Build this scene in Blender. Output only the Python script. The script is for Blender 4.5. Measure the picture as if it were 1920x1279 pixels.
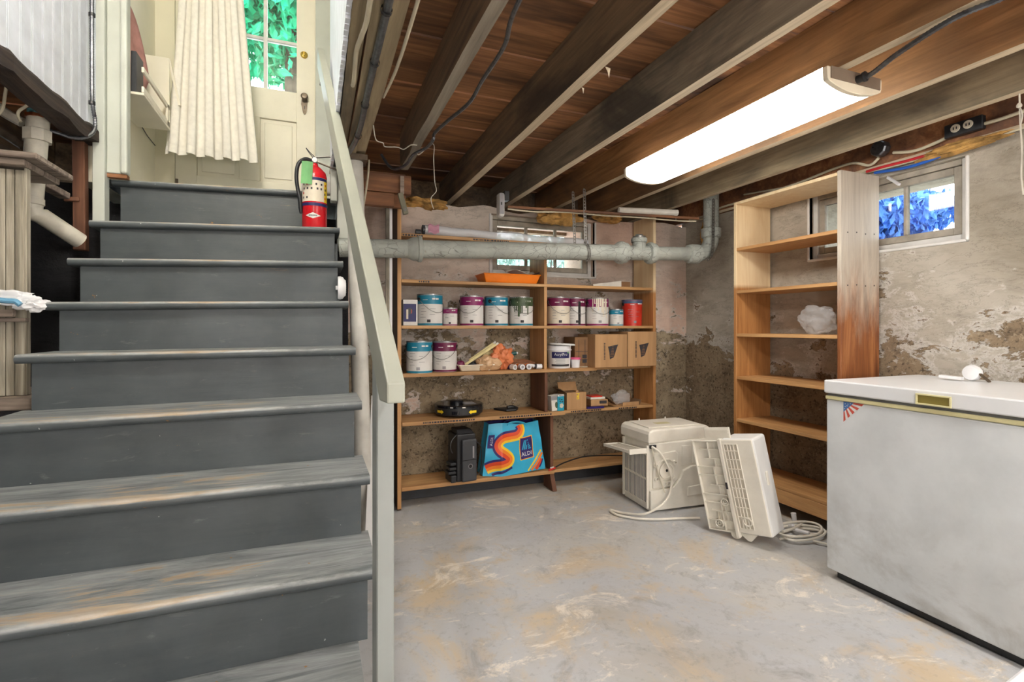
import bpy, bmesh, math, random
from mathutils import Vector, Matrix, Euler, noise as mnoise
R = math.radians
random.seed(7)
for o in list(bpy.data.objects): bpy.data.objects.remove(o)
SC = bpy.context.scene
COL = SC.collection

# ------------------------------------------------------------------ camera
# level camera 1.12 m above the cellar floor at x=y=0, turned 21.5 degrees right of the stairs' axis (+Y)
F_PX, HOR, EYE = 940.0, 613.0, 1.12
YAW = math.atan2(370.0, F_PX)
SA, CA = math.sin(YAW), math.cos(YAW)
cam = bpy.data.cameras.new('camera'); camo = bpy.data.objects.new('camera', cam); COL.objects.link(camo)
cam.sensor_width = 36.0; cam.lens = F_PX / 1920 * 36.0
cam.shift_y = (HOR - 639.5) / 1920
cam.clip_start = 0.02; cam.clip_end = 200
camo.location = (0, 0, EYE); camo.rotation_euler = (R(90), 0, -YAW)
SC.camera = camo

# ------------------------------------------------------------------ sky, sun, exposure
W = bpy.data.worlds.new('overcast_sky'); SC.world = W; W.use_nodes = True
wb = W.node_tree.nodes['Background']
wb.inputs[0].default_value = (0.86, 0.93, 1.0, 1); wb.inputs[1].default_value = 4.0
sl = bpy.data.lights.new('sun', 'SUN'); sl.energy = 3.0; sl.angle = R(6); sl.color = (1, .95, .88)
so = bpy.data.objects.new('sun', sl); COL.objects.link(so); so.rotation_euler = (R(38), R(12), R(200))
VS = SC.view_settings
VS.view_transform = 'Standard'; VS.look = 'None'; VS.gamma = 1.0; VS.exposure = 0.82; VS.use_curve_mapping = False

# ------------------------------------------------------------------ measuring helper
def at(px, py, X=None, Y=None, Z=None):
    """point of the room that lies on the plane X=, Y= or Z= and is seen at a pixel of the 1920x1279 frame"""
    m = (px - 960) / F_PX; n = (HOR - py) / F_PX
    dx = m * CA + SA; dy = CA - m * SA
    k = X / dx if X is not None else Y / dy if Y is not None else (Z - EYE) / n
    return Vector((k * dx, k * dy, EYE + k * n))
def dep(px, Y):
    return Y / (CA - (px - 960) / F_PX * SA)

# ------------------------------------------------------------------ mesh builder
class MB:
    def __init__(s): s.v = []; s.f = []; s.m = []; s.T = None
    def add(s, vs, fs, mi=0):
        b = len(s.v)
        for p in vs:
            p = Vector(p)
            s.v.append(s.T @ p if s.T else p)
        for f in fs: s.f.append([b + i for i in f]); s.m.append(mi)
        return s
    def box(s, x0, x1, y0, y1, z0, z1, mi=0):
        vs = [(x, y, z) for z in (z0, z1) for y in (y0, y1) for x in (x0, x1)]
        return s.add(vs, [(0,2,3,1),(4,5,7,6),(0,1,5,4),(2,6,7,3),(0,4,6,2),(1,3,7,5)], mi)
    def rbox(s, c, size, rot=(0,0,0), mi=0):
        M = Matrix.Translation(Vector(c)) @ Euler(rot).to_matrix().to_4x4()
        h = [q / 2 for q in size]
        vs = [M @ Vector((x*h[0], y*h[1], z*h[2])) for z in (-1,1) for y in (-1,1) for x in (-1,1)]
        return s.add(vs, [(0,2,3,1),(4,5,7,6),(0,1,5,4),(2,6,7,3),(0,4,6,2),(1,3,7,5)], mi)
    def bar(s, p0, p1, w, h, up=(0,0,1), mi=0):
        """straight bar of section w (sideways) x h (up) from p0 to p1"""
        p0 = Vector(p0); p1 = Vector(p1); d = (p1 - p0).normalized(); u = Vector(up)
        sd = d.cross(u).normalized(); u = sd.cross(d).normalized()
        vs = []
        for p in (p0, p1):
            for a, b in ((-1,-1),(1,-1),(1,1),(-1,1)): vs.append(p + sd*(a*w/2) + u*(b*h/2))
        return s.add(vs, [(3,2,1,0),(4,5,6,7),(0,1,5,4),(1,2,6,5),(2,3,7,6),(3,0,4,7)], mi)
    def tube(s, pts, r, n=8, mi=0, caps=True, closed=False):
        pts = [Vector(p) for p in pts]; rs = r if isinstance(r, (list, tuple)) else [r]*len(pts)
        N = len(pts); up = None; vs = []
        for i, p in enumerate(pts):
            if closed: t = pts[(i+1) % N] - pts[i-1]
            else: t = pts[min(i+1, N-1)] - pts[max(i-1, 0)]
            if t.length < 1e-9: t = Vector((0,0,1))
            t.normalize()
            if up is None:
                up = Vector((0,0,1)) if abs(t.z) < .9 else Vector((1,0,0))
            a = t.cross(up)
            if a.length < 1e-6: a = t.cross(Vector((1,0,0)))
            a.normalize(); up = a.cross(t).normalized()
            for k in range(n):
                w = 2*math.pi*k/n
                vs.append(p + a*(math.cos(w)*rs[i]) + up*(math.sin(w)*rs[i]))
        fs = []
        for i in range(N if closed else N-1):
            j = (i+1) % N
            for k in range(n):
                fs.append((i*n+k, i*n+(k+1)%n, j*n+(k+1)%n, j*n+k))
        if caps and not closed:
            fs.append(tuple(range(n-1,-1,-1))); fs.append(tuple((N-1)*n+k for k in range(n)))
        return s.add(vs, fs, mi)
    def cyl(s, p0, p1, r0, r1=None, n=20, mi=0, caps=True):
        return s.tube([p0, p1], [r0, r0 if r1 is None else r1], n, mi, caps)
    def lathe(s, prof, c=(0,0,0), n=24, mi=0, axis='z', caps=True, a0=0, a1=2*math.pi):
        c = Vector(c); vs = []; full = abs(a1-a0-2*math.pi) < 1e-6
        m = n if full else n+1
        for (r, z) in prof:
            for k in range(m):
                w = a0 + (a1-a0)*k/n
                p = (r*math.cos(w), r*math.sin(w), z)
                if axis == 'x': p = (p[2], p[0], p[1])
                if axis == 'y': p = (p[0], p[2], p[1])
                vs.append(c + Vector(p))
        fs = []
        for i in range(len(prof)-1):
            for k in range(n):
                k2 = (k+1) % m if full else k+1
                fs.append((i*m+k, i*m+k2, (i+1)*m+k2, (i+1)*m+k))
        if caps and full:
            if prof[0][0] > 1e-5: fs.append(tuple(range(m-1,-1,-1)))
            if prof[-1][0] > 1e-5: fs.append(tuple((len(prof)-1)*m+k for k in range(m)))
        return s.add(vs, fs, mi)
    def ext(s, poly, vec, mi=0):
        """extrude a planar 3D polygon along vec"""
        poly = [Vector(p) for p in poly]; v = Vector(vec); n = len(poly)
        vs = poly + [p + v for p in poly]
        fs = [tuple(range(n-1,-1,-1)), tuple(range(n, 2*n))]
        for i in range(n): fs.append((i, (i+1)%n, n+(i+1)%n, n+i))
        return s.add(vs, fs, mi)
    def surf(s, fn, nu, nv, mi=0, flip=False):
        vs = [fn(i/nu, j/nv) for j in range(nv+1) for i in range(nu+1)]
        fs = []
        for j in range(nv):
            for i in range(nu):
                q = (j*(nu+1)+i, j*(nu+1)+i+1, (j+1)*(nu+1)+i+1, (j+1)*(nu+1)+i)
                fs.append(q[::-1] if flip else q)
        return s.add(vs, fs, mi)
    def mesh(s, name, off=None):
        me = bpy.data.meshes.new(name)
        vs = [(p - off) if off else p for p in s.v]
        me.from_pydata([tuple(p) for p in vs], [], s.f)
        for p, mi in zip(me.polygons, s.m): p.material_index = mi
        bm = bmesh.new(); bm.from_mesh(me); bmesh.ops.recalc_face_normals(bm, faces=bm.faces); bm.to_mesh(me); bm.free()
        me.update(); return me
    def build(s, name, mat, parent=None, smooth=False, bevel=0, local=False, seg=1, norecalc=False):
        off = None
        if not local and parent is not None: off = wloc(parent)
        me = s.mesh(name, off)
        for m in (mat if isinstance(mat, (list, tuple)) else [mat]): me.materials.append(m)
        if smooth:
            for p in me.polygons: p.use_smooth = True
            me.set_sharp_from_angle(angle=R(smooth if smooth is not True else 40))
        o = bpy.data.objects.new(name, me); COL.objects.link(o)
        if parent is not None: o.parent = parent
        if bevel:
            b = o.modifiers.new('bevel', 'BEVEL'); b.width = bevel; b.segments = seg; b.limit_method = 'ANGLE'; b.angle_limit = R(40)
        return o

def wloc(o):
    p = Vector((0,0,0))
    while o is not None: p += o.location; o = o.parent
    return p
def tag(o, label, cat, group=None, kind=None):
    o['label'] = label; o['category'] = cat
    if group: o['group'] = group
    if kind: o['kind'] = kind
    return o
def thing(name, label, cat, loc=(0,0,0), rotz=0, group=None, rot=None):
    o = bpy.data.objects.new(name, None); COL.objects.link(o); o.empty_display_size = .05
    o.location = loc; o.rotation_euler = rot if rot else (0,0,rotz)
    return tag(o, label, cat, group)
def struct(name, loc=(0,0,0)):
    o = bpy.data.objects.new(name, None); COL.objects.link(o); o.empty_display_size = .05
    o.location = loc; o['kind'] = 'structure'; return o
def smooth_path(pts, n=6):
    """Catmull-Rom through the points"""
    P = [Vector(p) for p in pts]; out = []
    for i in range(len(P)-1):
        a = P[max(i-1,0)]; b = P[i]; c = P[i+1]; d = P[min(i+2,len(P)-1)]
        for k in range(n):
            t = k/n
            out.append(.5*((2*b) + (c-a)*t + (2*a-5*b+4*c-d)*t*t + (3*b-a-3*c+d)*t**3))
    out.append(P[-1]); return out
def text_mb(body, size, fn, mb, mi=0, align='CENTER'):
    """adds flat lettering to mb; fn maps (x, y) of the lettering to a point of the thing"""
    cu = bpy.data.curves.new('lettering', 'FONT'); cu.body = body; cu.size = size; cu.align_x = align; cu.resolution_u = 2
    ob = bpy.data.objects.new('lettering', cu); COL.objects.link(ob)
    dg = bpy.context.evaluated_depsgraph_get(); dg.update()
    me = bpy.data.meshes.new_from_object(ob.evaluated_get(dg))
    mb.add([fn(v.co.x, v.co.y) for v in me.vertices], [tuple(p.vertices) for p in me.polygons], mi)
    bpy.data.objects.remove(ob); bpy.data.curves.remove(cu); bpy.data.meshes.remove(me)
# ------------------------------------------------------------------ materials
def lin(c):
    return tuple(((x/255)/12.92 if x/255 <= .04045 else ((x/255+.055)/1.055)**2.4) for x in c[:3]) + (1,)
class NT:
    def __init__(s, name, rough=.6, metal=0, spec=.5):
        s.mat = bpy.data.materials.new(name); s.mat.use_nodes = True
        s.t = s.mat.node_tree; s.b = s.t.nodes['Principled BSDF']
        s.b.inputs['Roughness'].default_value = rough; s.b.inputs['Metallic'].default_value = metal
        s.b.inputs['Specular IOR Level'].default_value = spec
    def put(s, sock, v):
        if isinstance(v, bpy.types.NodeSocket): s.t.links.new(v, sock)
        else: sock.default_value = v
    def coord(s, scale=(1,1,1), kind='Object', rot=(0,0,0)):
        tc = s.t.nodes.new('ShaderNodeTexCoord'); mp = s.t.nodes.new('ShaderNodeMapping')
        mp.inputs['Scale'].default_value = scale; mp.inputs['Rotation'].default_value = rot
        s.t.links.new(tc.outputs[kind], mp.inputs[0]); return mp.outputs[0]
    def noise(s, scale, detail=4, rough=.55, vec=None, dist=0):
        n = s.t.nodes.new('ShaderNodeTexNoise')
        n.inputs['Scale'].default_value = scale; n.inputs['Detail'].default_value = detail
        n.inputs['Roughness'].default_value = rough; n.inputs['Distortion'].default_value = dist
        s.t.links.new(vec if vec is not None else s.coord(), n.inputs['Vector']); return n.outputs['Fac']
    def voro(s, scale, vec=None, feature='DISTANCE_TO_EDGE'):
        n = s.t.nodes.new('ShaderNodeTexVoronoi'); n.feature = feature; n.inputs['Scale'].default_value = scale
        s.t.links.new(vec if vec is not None else s.coord(), n.inputs['Vector']); return n.outputs['Distance']
    def ramp(s, f, stops):
        n = s.t.nodes.new('ShaderNodeValToRGB'); e = n.color_ramp.elements
        while len(e) < len(stops): e.new(.5)
        for k, (p, c) in enumerate(stops): e[k].position = p; e[k].color = c if len(c) == 4 else lin(c)
        s.put(n.inputs[0], f); return n.outputs[0]
    def step(s, f, lo, hi):
        n = s.t.nodes.new('ShaderNodeMapRange'); n.inputs['From Min'].default_value = lo; n.inputs['From Max'].default_value = hi
        s.put(n.inputs['Value'], f); return n.outputs[0]
    def mix(s, f, a, b, mode='MIX'):
        n = s.t.nodes.new('ShaderNodeMix'); n.data_type = 'RGBA'; n.blend_type = mode
        s.put(n.inputs[0], f)
        for k, v in ((6, a), (7, b)):
            s.put(n.inputs[k], v if isinstance(v, bpy.types.NodeSocket) else (v if len(v) == 4 else lin(v)))
        return n.outputs[2]
    def math(s, op, a, b=0, clamp=False):
        n = s.t.nodes.new('ShaderNodeMath'); n.operation = op; n.use_clamp = clamp
        s.put(n.inputs[0], a); s.put(n.inputs[1], b); return n.outputs[0]
    def sep(s, vec=None):
        n = s.t.nodes.new('ShaderNodeSeparateXYZ'); s.t.links.new(vec if vec is not None else s.coord(), n.inputs[0]); return n.outputs
    def rnd(s):
        return s.t.nodes.new('ShaderNodeObjectInfo').outputs['Random']
    def normal(s):
        n = s.t.nodes.new('ShaderNodeNewGeometry'); return s.sep(n.outputs['Normal'])
    def bump(s, h, strength=.3, dist=.01):
        n = s.t.nodes.new('ShaderNodeBump'); n.inputs['Strength'].default_value = strength; n.inputs['Distance'].default_value = dist
        s.put(n.inputs['Height'], h); s.t.links.new(n.outputs[0], s.b.inputs['Normal'])
    def color(s, c): s.put(s.b.inputs['Base Color'], c if isinstance(c, bpy.types.NodeSocket) else (c if len(c) == 4 else lin(c))); return s
    def rough(s, v): s.put(s.b.inputs['Roughness'], v); return s
def plain(name, c, rough=.5, metal=0, var=.12, scale=8, bump=0, spec=.5):
    n = NT(name, rough, metal, spec)
    f = n.noise(scale, 5)
    a = lin(c); d = tuple(x*(1-var*2) for x in a[:3])+(1,); u = tuple(min(1, x*(1+var)) for x in a[:3])+(1,)
    n.color(n.ramp(f, [(.3, d), (.55, a), (.75, u)]))
    if bump: n.bump(n.noise(scale*6, 4), bump, .004)
    return n.mat
def wood(name, dark, light, axis='y', scale=1.0, rough=.65, stain=None, bump=.25, vary=.35, fine=60):
    n = NT(name, rough)
    st = {'x': (.06,1,1), 'y': (1,.06,1), 'z': (1,1,.06)}[axis]
    v = n.coord(tuple(q*scale for q in st))
    g = n.noise(14, 6, .6, v, 1.2); g2 = n.noise(fine, 3, .6, v)
    c = n.ramp(g, [(.28, dark), (.7, light)])
    c = n.mix(n.math('MULTIPLY', n.step(g2, .45, .7), .35), c, tuple(x*.55 for x in lin(dark)[:3])+(1,))
    if stain:
        m = n.step(n.noise(1.7*scale, 6, .62, n.coord(tuple(.35 + .65*q for q in st)), .6), .48, .62)
        c = n.mix(n.math('MULTIPLY', m, .8), c, stain)
    if vary:
        k = n.math('ADD', n.math('MULTIPLY', n.rnd(), vary), 1 - vary/2)
        hs = n.t.nodes.new('ShaderNodeHueSaturation'); n.put(hs.inputs['Value'], k); n.put(hs.inputs['Color'], c); c = hs.outputs[0]
    n.color(c); n.bump(n.math('ADD', n.math('MULTIPLY', g, .6), n.math('MULTIPLY', g2, .4)), bump, .006)
    return n.mat

def m_floor():
    n = NT('painted concrete floor', .55)
    v = n.coord()
    big = n.noise(1.0, 7, .62, v, .5); mid = n.noise(3.1, 8, .66, v, .6); fine = n.noise(34, 6, .68, v)
    c = n.ramp(big, [(.3, (172,166,154)), (.47, (182,184,186)), (.6, (190,188,182)), (.72, (200,188,168))])
    c = n.mix(n.math('MULTIPLY', n.step(n.noise(1.7, 9, .7, n.coord(rot=(0,0,.7)), .6), .52, .63), .8), c, (200,180,148))
    c = n.mix(n.math('MULTIPLY', n.step(n.noise(2.7, 10, .75, n.coord((1,1.6,1), rot=(0,0,.3)), .9), .56, .63), .85), c, (228,220,206))
    c = n.mix(n.math('MULTIPLY', n.step(n.noise(4.3, 9, .74, n.coord(rot=(0,0,1.3)), .4), .58, .70), .6), c, (190,166,122))
    c = n.mix(n.math('MULTIPLY', n.step(n.noise(7, 9, .76, n.coord(rot=(0,0,2.1)), .5), .53, .7), .5), c, (124,120,114))
    c = n.mix(n.math('MULTIPLY', n.step(fine, .55, .75), .35), c, (104,98,90))
    # two long hairline cracks running with the stairs, and a few rust spots
    o = n.sep(n.coord(rot=(0,0,-.62)))
    for off in (.62, .93):
        q = n.math('ADD', n.math('SUBTRACT', o[0], off), n.math('MULTIPLY', n.math('SUBTRACT', n.noise(2.3, 8, .68, v), .5), .34))
        k = n.math('SUBTRACT', 1, n.step(n.math('ABSOLUTE', q), .003, .02))
        k = n.math('MULTIPLY', k, n.step(n.noise(2.0, 4, .6, n.coord(rot=(0,0,.4+off))), .46, .56))
        c = n.mix(n.math('MULTIPLY', k, .75), c, (112,88,64))
    rs = n.noise(1.3, 5, .6, n.coord(rot=(0,0,2.7)), .2)
    c = n.mix(n.math('MULTIPLY', n.step(rs, .70, .76), .8), c, (132,88,32))
    n.color(c); n.rough(n.ramp(mid, [(.35, (.40,.40,.40,1)), (.65, (.72,.72,.72,1))]))
    n.bump(n.math('ADD', n.math('MULTIPLY', mid, .7), n.math('MULTIPLY', fine, .3)), .25, .012)
    return n.mat
def m_wall(name, paint1, paint2, raw1, raw2, zline=1.0, tint=None):
    n = NT(name, .85, spec=.25)
    v = n.coord(); z = n.sep(v)[2]
    # old limewash over a cement render; it has come off near the damp floor and in patches
    p = n.ramp(n.noise(1.3, 6, .6, v, .5), [(.32, paint1), (.62, paint2)])
    hv = n.coord((1,1,3.2))
    p = n.mix(n.math('MULTIPLY', n.step(n.noise(5, 9, .74, hv, .5), .48, .72), .5), p, tuple(x*.5 for x in lin(paint1)[:3])+(1,))
    ck = n.math('ABSOLUTE', n.math('SUBTRACT', n.noise(2.1, 8, .7, hv, .4), .5))
    p = n.mix(n.math('MULTIPLY', n.math('SUBTRACT', 1, n.step(ck, .0, .006)), .6), p, tuple(x*.3 for x in lin(paint1)[:3])+(1,))
    if tint: p = n.mix(n.math('MULTIPLY', n.step(n.noise(.8, 3, .5, v), .42, .62), .55), p, tint)
    sp = n.noise(45, 5, .7, v)
    r = n.ramp(n.noise(3.5, 7, .65, v, .3), [(.3, raw1), (.68, raw2)])
    r = n.mix(n.math('MULTIPLY', n.step(n.noise(13, 9, .75, v, .4), .5, .66), .7), r, tuple(x*.42 for x in lin(raw1)[:3])+(1,))
    r = n.mix(n.math('MULTIPLY', n.step(n.noise(19, 8, .72, hv, .3), .56, .68), .6), r, (190,176,152))
    r = n.mix(n.math('MULTIPLY', n.step(sp, .54, .64), .8), r, (58,48,38))
    r = n.mix(n.math('MULTIPLY', n.step(n.noise(60, 3, .6, v), .6, .68), .5), r, (188,172,146))
    h = n.math('MULTIPLY', n.math('SUBTRACT', z, zline), .20)
    m = n.math('ADD', n.math('ADD', n.math('MULTIPLY', n.noise(2.4, 5, .6, v, .3), .5), n.math('MULTIPLY', n.noise(7.5, 11, .74, n.coord((1,1,1.7)), .3), .5)), h)
    mask = n.step(m, .5, .512)
    c = n.mix(mask, r, p)
    edge = n.math('SUBTRACT', n.step(m, .5, .506), n.step(m, .512, .55))
    c = n.mix(n.math('MULTIPLY', edge, .7), c, (222,218,212))
    n.color(c)
    hgt = n.math('ADD', n.math('MULTIPLY', mask, .5), n.math('MULTIPLY', sp, .35))
    hgt = n.math('ADD', hgt, n.math('MULTIPLY', n.noise(9, 6, .6, v), .6))
    n.bump(hgt, .6, .018); return n.mat
def m_stair():
    n = NT('worn grey stair paint', .42)
    v = n.coord(); sx = n.coord((.12,1,1)); o = n.sep(v)
    c = n.ramp(n.noise(3, 6, .6, v, .3), [(.3, (58,65,69)), (.7, (80,87,90))])
    c = n.mix(n.math('MULTIPLY', n.step(n.noise(9, 6, .7, v, .3), .55, .75), .4), c, (58,62,64))
    # boot wear: paler scuffed paint, then bare wood, near the front edge of a tread
    near = n.step(o[1], .30, .14); up = n.step(n.normal()[2], .3, .8)
    nearup = n.math('MULTIPLY', near, up)
    scuff = n.math('MULTIPLY', n.step(n.noise(13, 8, .72, sx, .6), .34, .62), n.math('ADD', n.math('MULTIPLY', up, .72), .04))
    c = n.mix(scuff, c, (176,180,180))
    mid = n.math('SUBTRACT', 1, n.math('MULTIPLY', n.math('ABSOLUTE', n.math('ADD', o[0], .45)), 1.3), True)
    wearf = n.math('ADD', n.noise(13, 8, .72, sx, .7), n.math('MULTIPLY', n.math('MULTIPLY', nearup, mid), .185))
    bare = n.math('MULTIPLY', n.step(wearf, .655, .70), .85)
    c = n.mix(bare, c, n.ramp(n.noise(40, 5, .6, sx), [(.3, (138,116,92)), (.7, (186,164,134))]))
    lip_wear_glint = n.math('MULTIPLY', n.math('MULTIPLY', n.step(o[1], .04, .012), up), n.step(n.noise(8, 7, .7, n.coord((.5,1,1)), .3), .44, .6))
    c = n.mix(n.math('MULTIPLY', lip_wear_glint, .5), c, (196,198,196))  # pale nosing edge: worn paint plus a highlight put into the colour
    c = n.mix(n.math('MULTIPLY', n.step(n.noise(21, 8, .74, n.coord((.35,1,1.2)), .4), .6, .74), .35), c, (150,154,154))
    chip = n.step(n.noise(17, 6, .65, n.coord((1,1,1.4), rot=(.4,.2,0)), .3), .70, .712)
    c = n.mix(chip, c, (150,108,52))
    dot = n.step(n.noise(55, 2, .5, v), .765, .78)
    c = n.mix(n.math('MULTIPLY', dot, .7), c, (200,202,200))
    n.color(c); n.bump(n.math('ADD', n.noise(30, 5, .6, sx), n.math('MULTIPLY', bare, -.6)), .25, .004)
    return n.mat
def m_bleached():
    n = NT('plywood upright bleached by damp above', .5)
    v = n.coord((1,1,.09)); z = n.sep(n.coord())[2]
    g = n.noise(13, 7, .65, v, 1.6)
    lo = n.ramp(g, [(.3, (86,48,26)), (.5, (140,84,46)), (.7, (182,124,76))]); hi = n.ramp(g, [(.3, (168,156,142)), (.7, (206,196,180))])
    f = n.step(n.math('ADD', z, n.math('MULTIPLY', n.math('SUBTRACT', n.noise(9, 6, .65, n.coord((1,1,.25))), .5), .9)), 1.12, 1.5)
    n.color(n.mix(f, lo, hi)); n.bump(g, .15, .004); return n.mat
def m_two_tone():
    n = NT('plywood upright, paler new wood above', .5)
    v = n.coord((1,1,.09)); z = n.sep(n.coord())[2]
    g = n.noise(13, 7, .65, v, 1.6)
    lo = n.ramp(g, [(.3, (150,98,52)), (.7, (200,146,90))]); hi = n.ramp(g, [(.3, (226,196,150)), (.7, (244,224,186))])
    n.color(n.mix(n.step(z, 1.37, 1.40), lo, hi)); n.bump(g, .12, .003); return n.mat  # grain turns paler above a narrow step in height
def m_emit(name, c, strength):
    n = NT(name, .5); n.color((240,238,232))
    n.b.inputs['Emission Color'].default_value = lin(c); n.b.inputs['Emission Strength'].default_value = strength
    return n.mat
def m_glass(name, tint=(.97,.985,.98,1), refl=.10):
    mt = bpy.data.materials.new(name); mt.use_nodes = True; t = mt.node_tree
    for k in list(t.nodes):
        if k.type != 'OUTPUT_MATERIAL': t.nodes.remove(k)
    tr = t.nodes.new('ShaderNodeBsdfTransparent'); tr.inputs[0].default_value = tint
    gl = t.nodes.new('ShaderNodeBsdfGlossy'); gl.inputs['Roughness'].default_value = .04
    fr = t.nodes.new('ShaderNodeFresnel'); fr.inputs[0].default_value = 1.45
    mx = t.nodes.new('ShaderNodeMixShader')
    t.links.new(fr.outputs[0], mx.inputs[0]); t.links.new(tr.outputs[0], mx.inputs[1]); t.links.new(gl.outputs[0], mx.inputs[2])
    t.links.new(mx.outputs[0], t.nodes['Material Output'].inputs[0]); return mt
def m_film(name, c=(235,238,240), alpha=.35):
    n = NT(name, .18); n.color(c); n.b.inputs['Alpha'].default_value = alpha
    n.bump(n.noise(30, 4, .6), .5, .01); return n.mat
def m_grimy(name, c, dirt, z0, z1, rough=.4, amount=.6):
    n = NT(name, rough)
    v = n.coord(); z = n.sep(v)[2]
    m = n.math('MULTIPLY', n.step(n.noise(3.2, 8, .68, v, .5), .46, .66), n.step(z, z1, z0))
    f = n.noise(5, 5, .6, v)
    a = lin(c); c0 = n.ramp(f, [(.3, tuple(x*.86 for x in a[:3])+(1,)), (.6, a)])
    n.color(n.mix(n.math('MULTIPLY', m, amount), c0, dirt)); n.bump(n.noise(25, 3), .05, .004)
    return n.mat
def m_cracked(name, c, crack):
    n = NT(name, .6)
    v = n.coord((1,1,1)); d = n.math('ADD', n.voro(26, n.coord((.6,1,1))), n.math('MULTIPLY', n.math('SUBTRACT', n.noise(40, 3), .5), .05))
    g = n.step(n.noise(2.2, 4, .6, v), .42, .55)
    k = n.math('MULTIPLY', n.math('SUBTRACT', 1, n.step(d, .004, .03)), n.math('ADD', n.math('MULTIPLY', g, .6), .1))
    c0 = n.ramp(n.noise(7, 6, .65, v, .3), [(.3, tuple(x*.7 for x in lin(c)[:3])+(1,)), (.6, c)])
    c0 = n.mix(n.math('MULTIPLY', n.step(n.noise(11, 7, .7, v), .6, .7), .6), c0, (112,92,74))
    n.color(n.mix(k, c0, crack)); n.bump(n.math('SUBTRACT', n.noise(20, 4), k), .4, .004); return n.mat

MT = {}
MT['floor'] = m_floor()
MT['wall_b'] = m_wall('peeling limewash back wall', (190,174,160), (222,210,198), (132,116,94), (170,154,128), 1.02, (228,186,164))
MT['wall_r'] = m_wall('peeling limewash side wall', (156,146,130), (194,187,174), (124,106,86), (164,146,120), .90)
MT['wall_dark'] = m_wall('shade-toned rubble wall', (38,38,40), (58,58,60), (34,30,28), (62,54,48), .3)  # shade of the unlit corner is put into the stone's dark colours
MT['wall_rear'] = plain('whitewashed rear wall', (196,192,184), .85, var=.12, scale=3, bump=.2)
MT['plank'] = wood('old subfloor pine', (98,64,42), (188,132,86), 'x', 1.0, .7, (64,46,38), .3, .5)
MT['joist_dark'] = wood('dark sawn joist', (92,76,60), (152,126,96), 'y', 1.1, .75, (58,52,48), .4, .15)
MT['joist_grey'] = wood('grey dusty joist', (106,97,84), (170,154,130), 'y', 1.1, .8, (70,65,60), .4, .15)
MT['joist_brown'] = wood('brown fir joist', (124,88,54), (196,146,96), 'y', 1.0, .65, (104,84,64), .3, .15)
MT['joist_tan'] = wood('pale mildewed joist', (122,108,84), (182,164,132), 'y', 1.2, .75, (84,74,62), .35, .15)
MT['under_pale'] = wood('pale sawn joist edge', (178,160,132), (222,206,178), 'y', 1.0, .75, None, .35, .1, 110)
MT['under_grey'] = wood('split grey joist edge', (108,100,88), (176,164,146), 'y', .8, .8, None, .6, .1, 50)
MT['beam_burnt'] = wood('charred header', (26,22,20), (70,56,46), 'y', 1.6, .85, None, .8, .1)
MT['shelf'] = wood('pine shelf board', (158,112,66), (206,164,112), 'x', 1.0, .55, None, .15, .25)
MT['panel'] = wood('plywood upright', (166,116,66), (212,166,112), 'z', .9, .5, None, .12, .2)
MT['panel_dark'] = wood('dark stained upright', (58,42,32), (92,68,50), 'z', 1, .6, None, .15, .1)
MT['header'] = wood('reddish header board', (104,62,40), (176,122,80), 'x', 1.2, .7, (84,60,48), .3, .3)
MT['weather_z'] = wood('weathered peeling board', (104,96,82), (196,188,170), 'z', 1.3, .85, (52,45,38), .5, .2)
MT['weather_x'] = wood('weathered ledge board', (92,80,70), (176,160,146), 'x', 1.3, .85, (70,56,52), .5, .2)
MT['stud'] = wood('red brown stud', (84,52,36), (122,80,56), 'z', 1, .7, None, .2, .1)
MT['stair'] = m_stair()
MT['rail'] = plain('grey green rail paint', (164,167,154), .38, var=.05, scale=5, bump=.04)
MT['post'] = plain('grey post paint', (150,155,152), .4, var=.06, scale=5, bump=.05)
MT['bead'] = plain('white beadboard paint', (216,220,228), .4, var=.07, scale=12, bump=.06)
MT['bead_gap'] = plain('beadboard joint', (70,72,76), .8)
MT['casing'] = plain('pale grey casing paint', (196,200,190), .45, var=.06, scale=4, bump=.04)
MT['cream'] = plain('cream plaster', (242,235,212), .7, var=.04, scale=2, bump=.05)
MT['cream2'] = plain('cream woodwork paint', (240,234,214), .45, var=.04, scale=4, bump=.03)
MT['curtain'] = plain('ivory curtain cotton', (242,238,226), .85, var=.04, scale=40, bump=.15)
MT['brass'] = plain('polished brass', (206,176,92), .25, 1, .1)
MT['oldmetal'] = plain('tarnished iron', (120,108,94), .45, .8, .2, 30)
MT['glass'] = m_glass('window glass')
MT['sash'] = plain('weathered sash paint', (176,168,154), .7, var=.15, scale=14, bump=.15)
MT['sash_white'] = plain('white window trim', (228,226,222), .55, var=.08, scale=10)
MT['column'] = plain('white column paint', (206,204,196), .5, var=.14, scale=7, bump=.1)
MT['iron'] = m_cracked('crazed grey paint on cast iron', (172,176,168), (84,80,76))
MT['galv'] = plain('galvanised strap', (138,136,132), .4, .7, .15, 20)
MT['conduit'] = plain('armoured cable steel', (110,112,116), .35, .8, .2, 60)
MT['wire_dark'] = plain('dark cable', (74,72,70), .5)
MT['wire_pale'] = plain('pale cable', (206,196,170), .5, var=.1)
MT['wire_red'] = plain('red tubing', (206,44,52), .4)
MT['wire_blue'] = plain('blue tubing', (38,96,190), .4)
MT['string'] = plain('dusty string', (206,200,186), .9)
MT['insul'] = plain('yellow glass wool', (206,160,92), .95, var=.35, scale=16, bump=.6)
MT['black'] = plain('black plastic', (34,35,38), .42, var=.15, scale=20)
MT['black_g'] = plain('glossy black plastic', (22,23,28), .16, var=.1)
MT['dark'] = plain('dark grey plastic', (58,60,64), .45, var=.12)
MT['navy'] = plain('navy print', (34,36,92), .5, var=.05)
MT['white'] = plain('white paint', (228,228,226), .45, var=.05, scale=5)
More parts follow.
